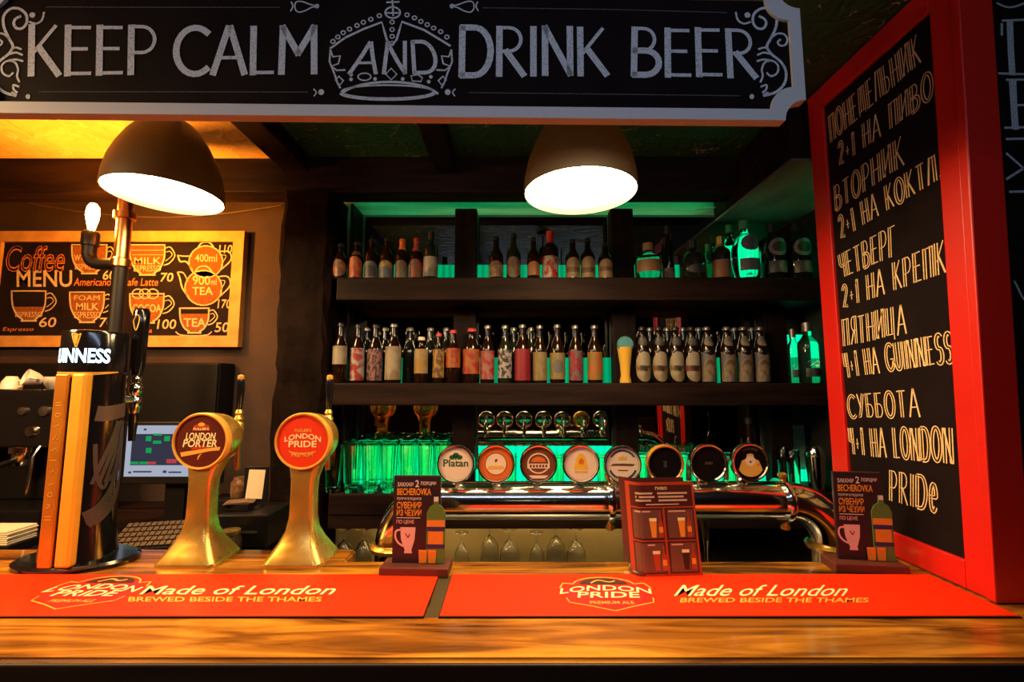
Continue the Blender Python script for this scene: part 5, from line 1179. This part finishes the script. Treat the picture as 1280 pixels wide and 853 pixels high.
m = MB(); m.box((-.10, -.09, 0), (.09, .09, .12), bev=.006); m.build('housing', M['black'], pr); m = MB(); m.box((-.055, -.094, .055), (.055, -.0905, .062)); m.build('slot', M['steel'], pr)
pc = thing('price_card', 'cream card in a dark clip frame, left of the hewn post', 'card', (at(319, 620, 1.76).x, 1.76, 1.1205), None, math.radians(6))
m = MB(); zz = at(319, 605, 1.76).z-1.1205; m.box((-.045, 0, zz-.070), (.045, .008, zz+.066), bev=.002); m.build('frame', M['black'], pc); m = MB(); m.prism([(-.036, zz-.055), (.026, zz-.058), (.034, zz+.052), (-.026, zz+.055)], -.002, -.0005); m.build('card', M['paper'], pc); m = MB(); m.tube([(0, .004, .0), (0, .004, zz-.06)], .005, 8); m.lathe([(0, 0), (.035, 0), (.03, .006), (0, .008)], 18); m.build('clip_foot', M['black'], pc)
jr = thing('jar', 'small glass jar on the printer shelf behind the dark badge tower', 'jar', (at(297, 600, 1.85).x, 1.86, 1.0)); z9 = at(297, 615, 1.86).z-1.0
m = MB(); m.box((-.10, -.06, 0), (.03, .06, z9-.02), bev=.003); m.build('stand', M['matte'], jr); m = MB(); m.lathe([(0, z9-.0195), (.028, z9-.0195), (.030, z9), (.030, z9+.04), (.022, z9+.05), (.022, z9+.06), (0, z9+.06)], 20); m.build('glass', noisy('amber_jar', (.10, .05, .025), (.22, .11, .05), (60, 60, 60), .12, coat=.4), jr)
nt = thing('paper_slips', 'sheaf of paper slips lying below the jar', 'paper', (at(300, 625, 1.72).x, 1.72, at(300, 628, 1.72).z), None, math.radians(20))
m = MB()
for k in range(3): m.box((-.05+.006*k, -.03, .002*k), (.05-.01*k, .03, .002*k+.0012))
m.build('slips', noisy('slip_paper', (.09, .05, .03), (.16, .09, .05), (20, 20, 20), .7), nt)
hl = thing('slip_rack', 'low dark rack holding the paper slips', 'rack', (at(300, 625, 1.72).x, 1.72, 1.1205)); m = MB(); hz = at(300, 628, 1.72).z-1.1205-.0005; m.box((-.05, -.03, 0), (.05, .03, hz), bev=.003); m.build('body', M['matte'], hl)
gc = thing('storage_jar', 'squat clear jar with dark contents right of the dark badge tower foot', 'jar', (at(279, 690, 1.57).x, 1.60, 1.0))
m = MB(); m.lathe([(0, 0), (.036, 0), (.040, .008), (.040, .05), (.032, .065), (.032, .07), (0, .071)], 24); m.build('glass', mat('smoky_glass', (.05, .035, .02), .08, coat=.6), gc); m = MB(); m.lathe([(0, .071), (.034, .071), (.034, .082), (0, .086)], 24); m.build('lid', noisy('gold_foil', (.5, .32, .08), (.2, .14, .05), (40, 40, 40), .35, metal=.7), gc)

# espresso machine with cups on top
D = 1.85
ex1 = at(70, 560, D).x; ez = at(30, 487, D).z
em = thing('espresso_machine', 'black espresso machine with cups on top at the left edge', 'coffee machine', (ex1-.36, 2.0, 1.0)); o = Vector(em.location); H = ez-1.0
m = MB(); m.box((-.36, -.15, .33), (.36, .16, H), bev=.012); m.build('upper_body', M['gloss'], em)
m = MB(); m.box((-.36, -.02, .09), (.36, .16, .33), bev=.006); m.build('back_panel', M['matte'], em)
m = MB(); m.box((-.36, -.19, .03), (.36, .16, .09), bev=.006); m.build('drip_tray', M['gloss'], em)
for sx in (-.3, .3):
    m = MB(); m.lathe([(0, 0), (.03, 0), (.022, .03), (0, .03)], 14, c=(sx, 0, 0)); m.build('foot', M['black'], em)
for sx in (-.12, .16):
    m = MB(); m.lathe([(0, -.05), (.030, -.05), (.036, -.03), (.036, 0), (.045, .005), (.045, .03), (0, .03)], 24, c=(sx, -.09, .30)); gh = m.build('group_head', M['chrome'], em)
    m = MB(); m.tube([(sx, -.12, .275), (sx+.01, -.20, .262), (sx+.012, -.24, .255)], [.012, .011, .014], 12); m.build('portafilter_handle', M['black'], gh)
m = MB(); m.tube([(.29, -.13, .36), (.29, -.17, .30), (.285, -.175, .15)], .006, 10); m.build('steam_wand', M['chrome'], em)
for sx, r_ in ((.21, .016), (.30, .02)):
    m = MB(); m.lathe([(0, -.012), (r_, -.010), (r_, 0), (0, 0)], 20, c=(sx, -.15, H-.09), axis='Y'); m.build('gauge', M['steel'], em)
m = MB(); m.lathe([(0, -.014), (.02, -.012), (.022, 0), (0, 0)], 20, c=(.255, -.15, .40), axis='Y'); m.build('knob', M['chrome'], em)
CUP = [(0, 0), (.018, 0), (.020, .004), (.030, .022), (.036, .050), (.0365, .055), (.0335, .054), (.027, .024), (.015, .008), (0, .008)]
CUPI = [(r, .0552-z) for r, z in CUP][::-1]
def coffee_cup(label, px, D, inv, rot=None):
    t = thing('coffee_cup', label, 'cup', (at(px, 480, D).x, D, ez+.0005), 'cups on the espresso machine')
    m = MB(); m.lathe(CUPI if inv else CUP, 24); m.build('bowl', M['cloth'], t)
    m = MB(); s = 1; zz = lambda v: (.055-v if inv else v)
    m.tube([(.030, -.0, zz(.044)), (.048, 0, zz(.045)), (.053, 0, zz(.032)), (.045, 0, zz(.020)), (.027, 0, zz(.018))], .0042, 10); m.build('handle', M['cloth'], t)
    if rot: t.rotation_euler = rot
    return t
coffee_cup('white cup turned upside down on the espresso machine, at the picture edge', 14, 1.93, True)
t = coffee_cup('white cup tipped on its side on the espresso machine, beside the stout tower', 52, 1.93, False); t.rotation_euler = (math.radians(72), 0, math.radians(-30)); t.location.z = ez+.036
coffee_cup('white cup standing upright behind the tipped cup on the espresso machine', 66, 2.03, False)
# paper stack at the left end
p = at(2, 690, 1.45); p.x -= .17; nb_ = thing('napkin_stack', 'stack of pale napkins at the left edge behind the counter', 'napkins', (p.x-.05, 1.64, 1.0)); zt9 = at(4, 662, 1.62).z-1.0
m = MB(); m.box((-.08, -.05, 0), (.082, .06, .03), bev=.003); m.build('tray', M['black'], nb_)
for k in range(7): m = MB(); m.box((-.075+random.uniform(-.003, .003), -.045, .0305+k*(zt9-.03)/7), (.072+random.uniform(-.003, .003), .055, .030+(k+.92)*(zt9-.03)/7), bev=.002); m.build('napkin', M['paper'], nb_)

# ================================================================= room behind the camera, seen in the mirrors
for k, (x, y, z_) in enumerate(((.06, -3.2, 2.15), (.24, -2.7, 2.10), (-1.78, -3.1, 2.18))):
    t = thing('room_lamp', ['small room lamp reflected above the crimson label, the left one of two', 'small room lamp reflected above the olive gold label, the right one of two', 'room lamp reflected beside the amber labelled bottle'][k], 'lamp', (x, y, z_), 'room lamps behind the viewer')
    m = MB(); m.lathe([(.11, 0), (.10, .05), (.06, .10), (.02, .13), (0, .131)], 28); m.build('shade', M['black'], t)
    m = MB(); m.lathe([(0, -.03), (.03, -.025), (.055, 0), (.05, .035), (.02, .06), (0, .06)], 20); m.build('bulb', emit('room_lamp_glow', (1, .85, .6), 9), t)
    m = MB(); m.tube([(0, 0, .13), (0, 0, ZC-z_)], .004, 8); m.build('cord', M['black'], t)

# ================================================================= light and render settings
def area(name, loc, target, size, energy, col, sy=None):
    ld = bpy.data.lights.new(name, 'AREA'); ld.energy = energy; ld.color = col; ld.size = size
    if sy: ld.shape = 'RECTANGLE'; ld.size_y = sy
    lo = bpy.data.objects.new(name, ld); COL.objects.link(lo); lo.location = loc
    lo.rotation_euler = (Vector(target)-Vector(loc)).to_track_quat('-Z', 'Y').to_euler(); return lo
area('cool_room_light', (.15, -.62, 2.54), (.1, .9, 2.15), 2.0, 6, (.62, .74, 1.0), .10)  # unseen cool light facing the sign, mirrored along the pipe
area('side_lamp', (-1.95, .62, 2.25), (-1.60, .95, 1.1), .36, 46, (1, .60, .24))
area('added_pipe_light', (-.15, .965, 2.24), (-.15, 1.10, 1.2), 1.5, 15, (1, .70, .36), .09)  # unseen light added behind the sign for the bright band on the pipe
wd = bpy.data.worlds.new('world'); sc.world = wd; wd.use_nodes = True
wd.node_tree.nodes['Background'].inputs[0].default_value = (.05, .035, .04, 1); wd.node_tree.nodes['Background'].inputs[1].default_value = .3
vs_ = sc.view_settings; vs_.view_transform = 'Standard'; vs_.look = 'None'; vs_.gamma = 1; vs_.exposure = 0; vs_.use_curve_mapping = False
cy = sc.cycles; cy.use_denoising = True; cy.max_bounces = 14; cy.transmission_bounces = 12; cy.glossy_bounces = 6; cy.diffuse_bounces = 4
cy.sample_clamp_indirect = 4; cy.caustics_reflective = False; cy.caustics_refractive = False; cy.blur_glossy = .6
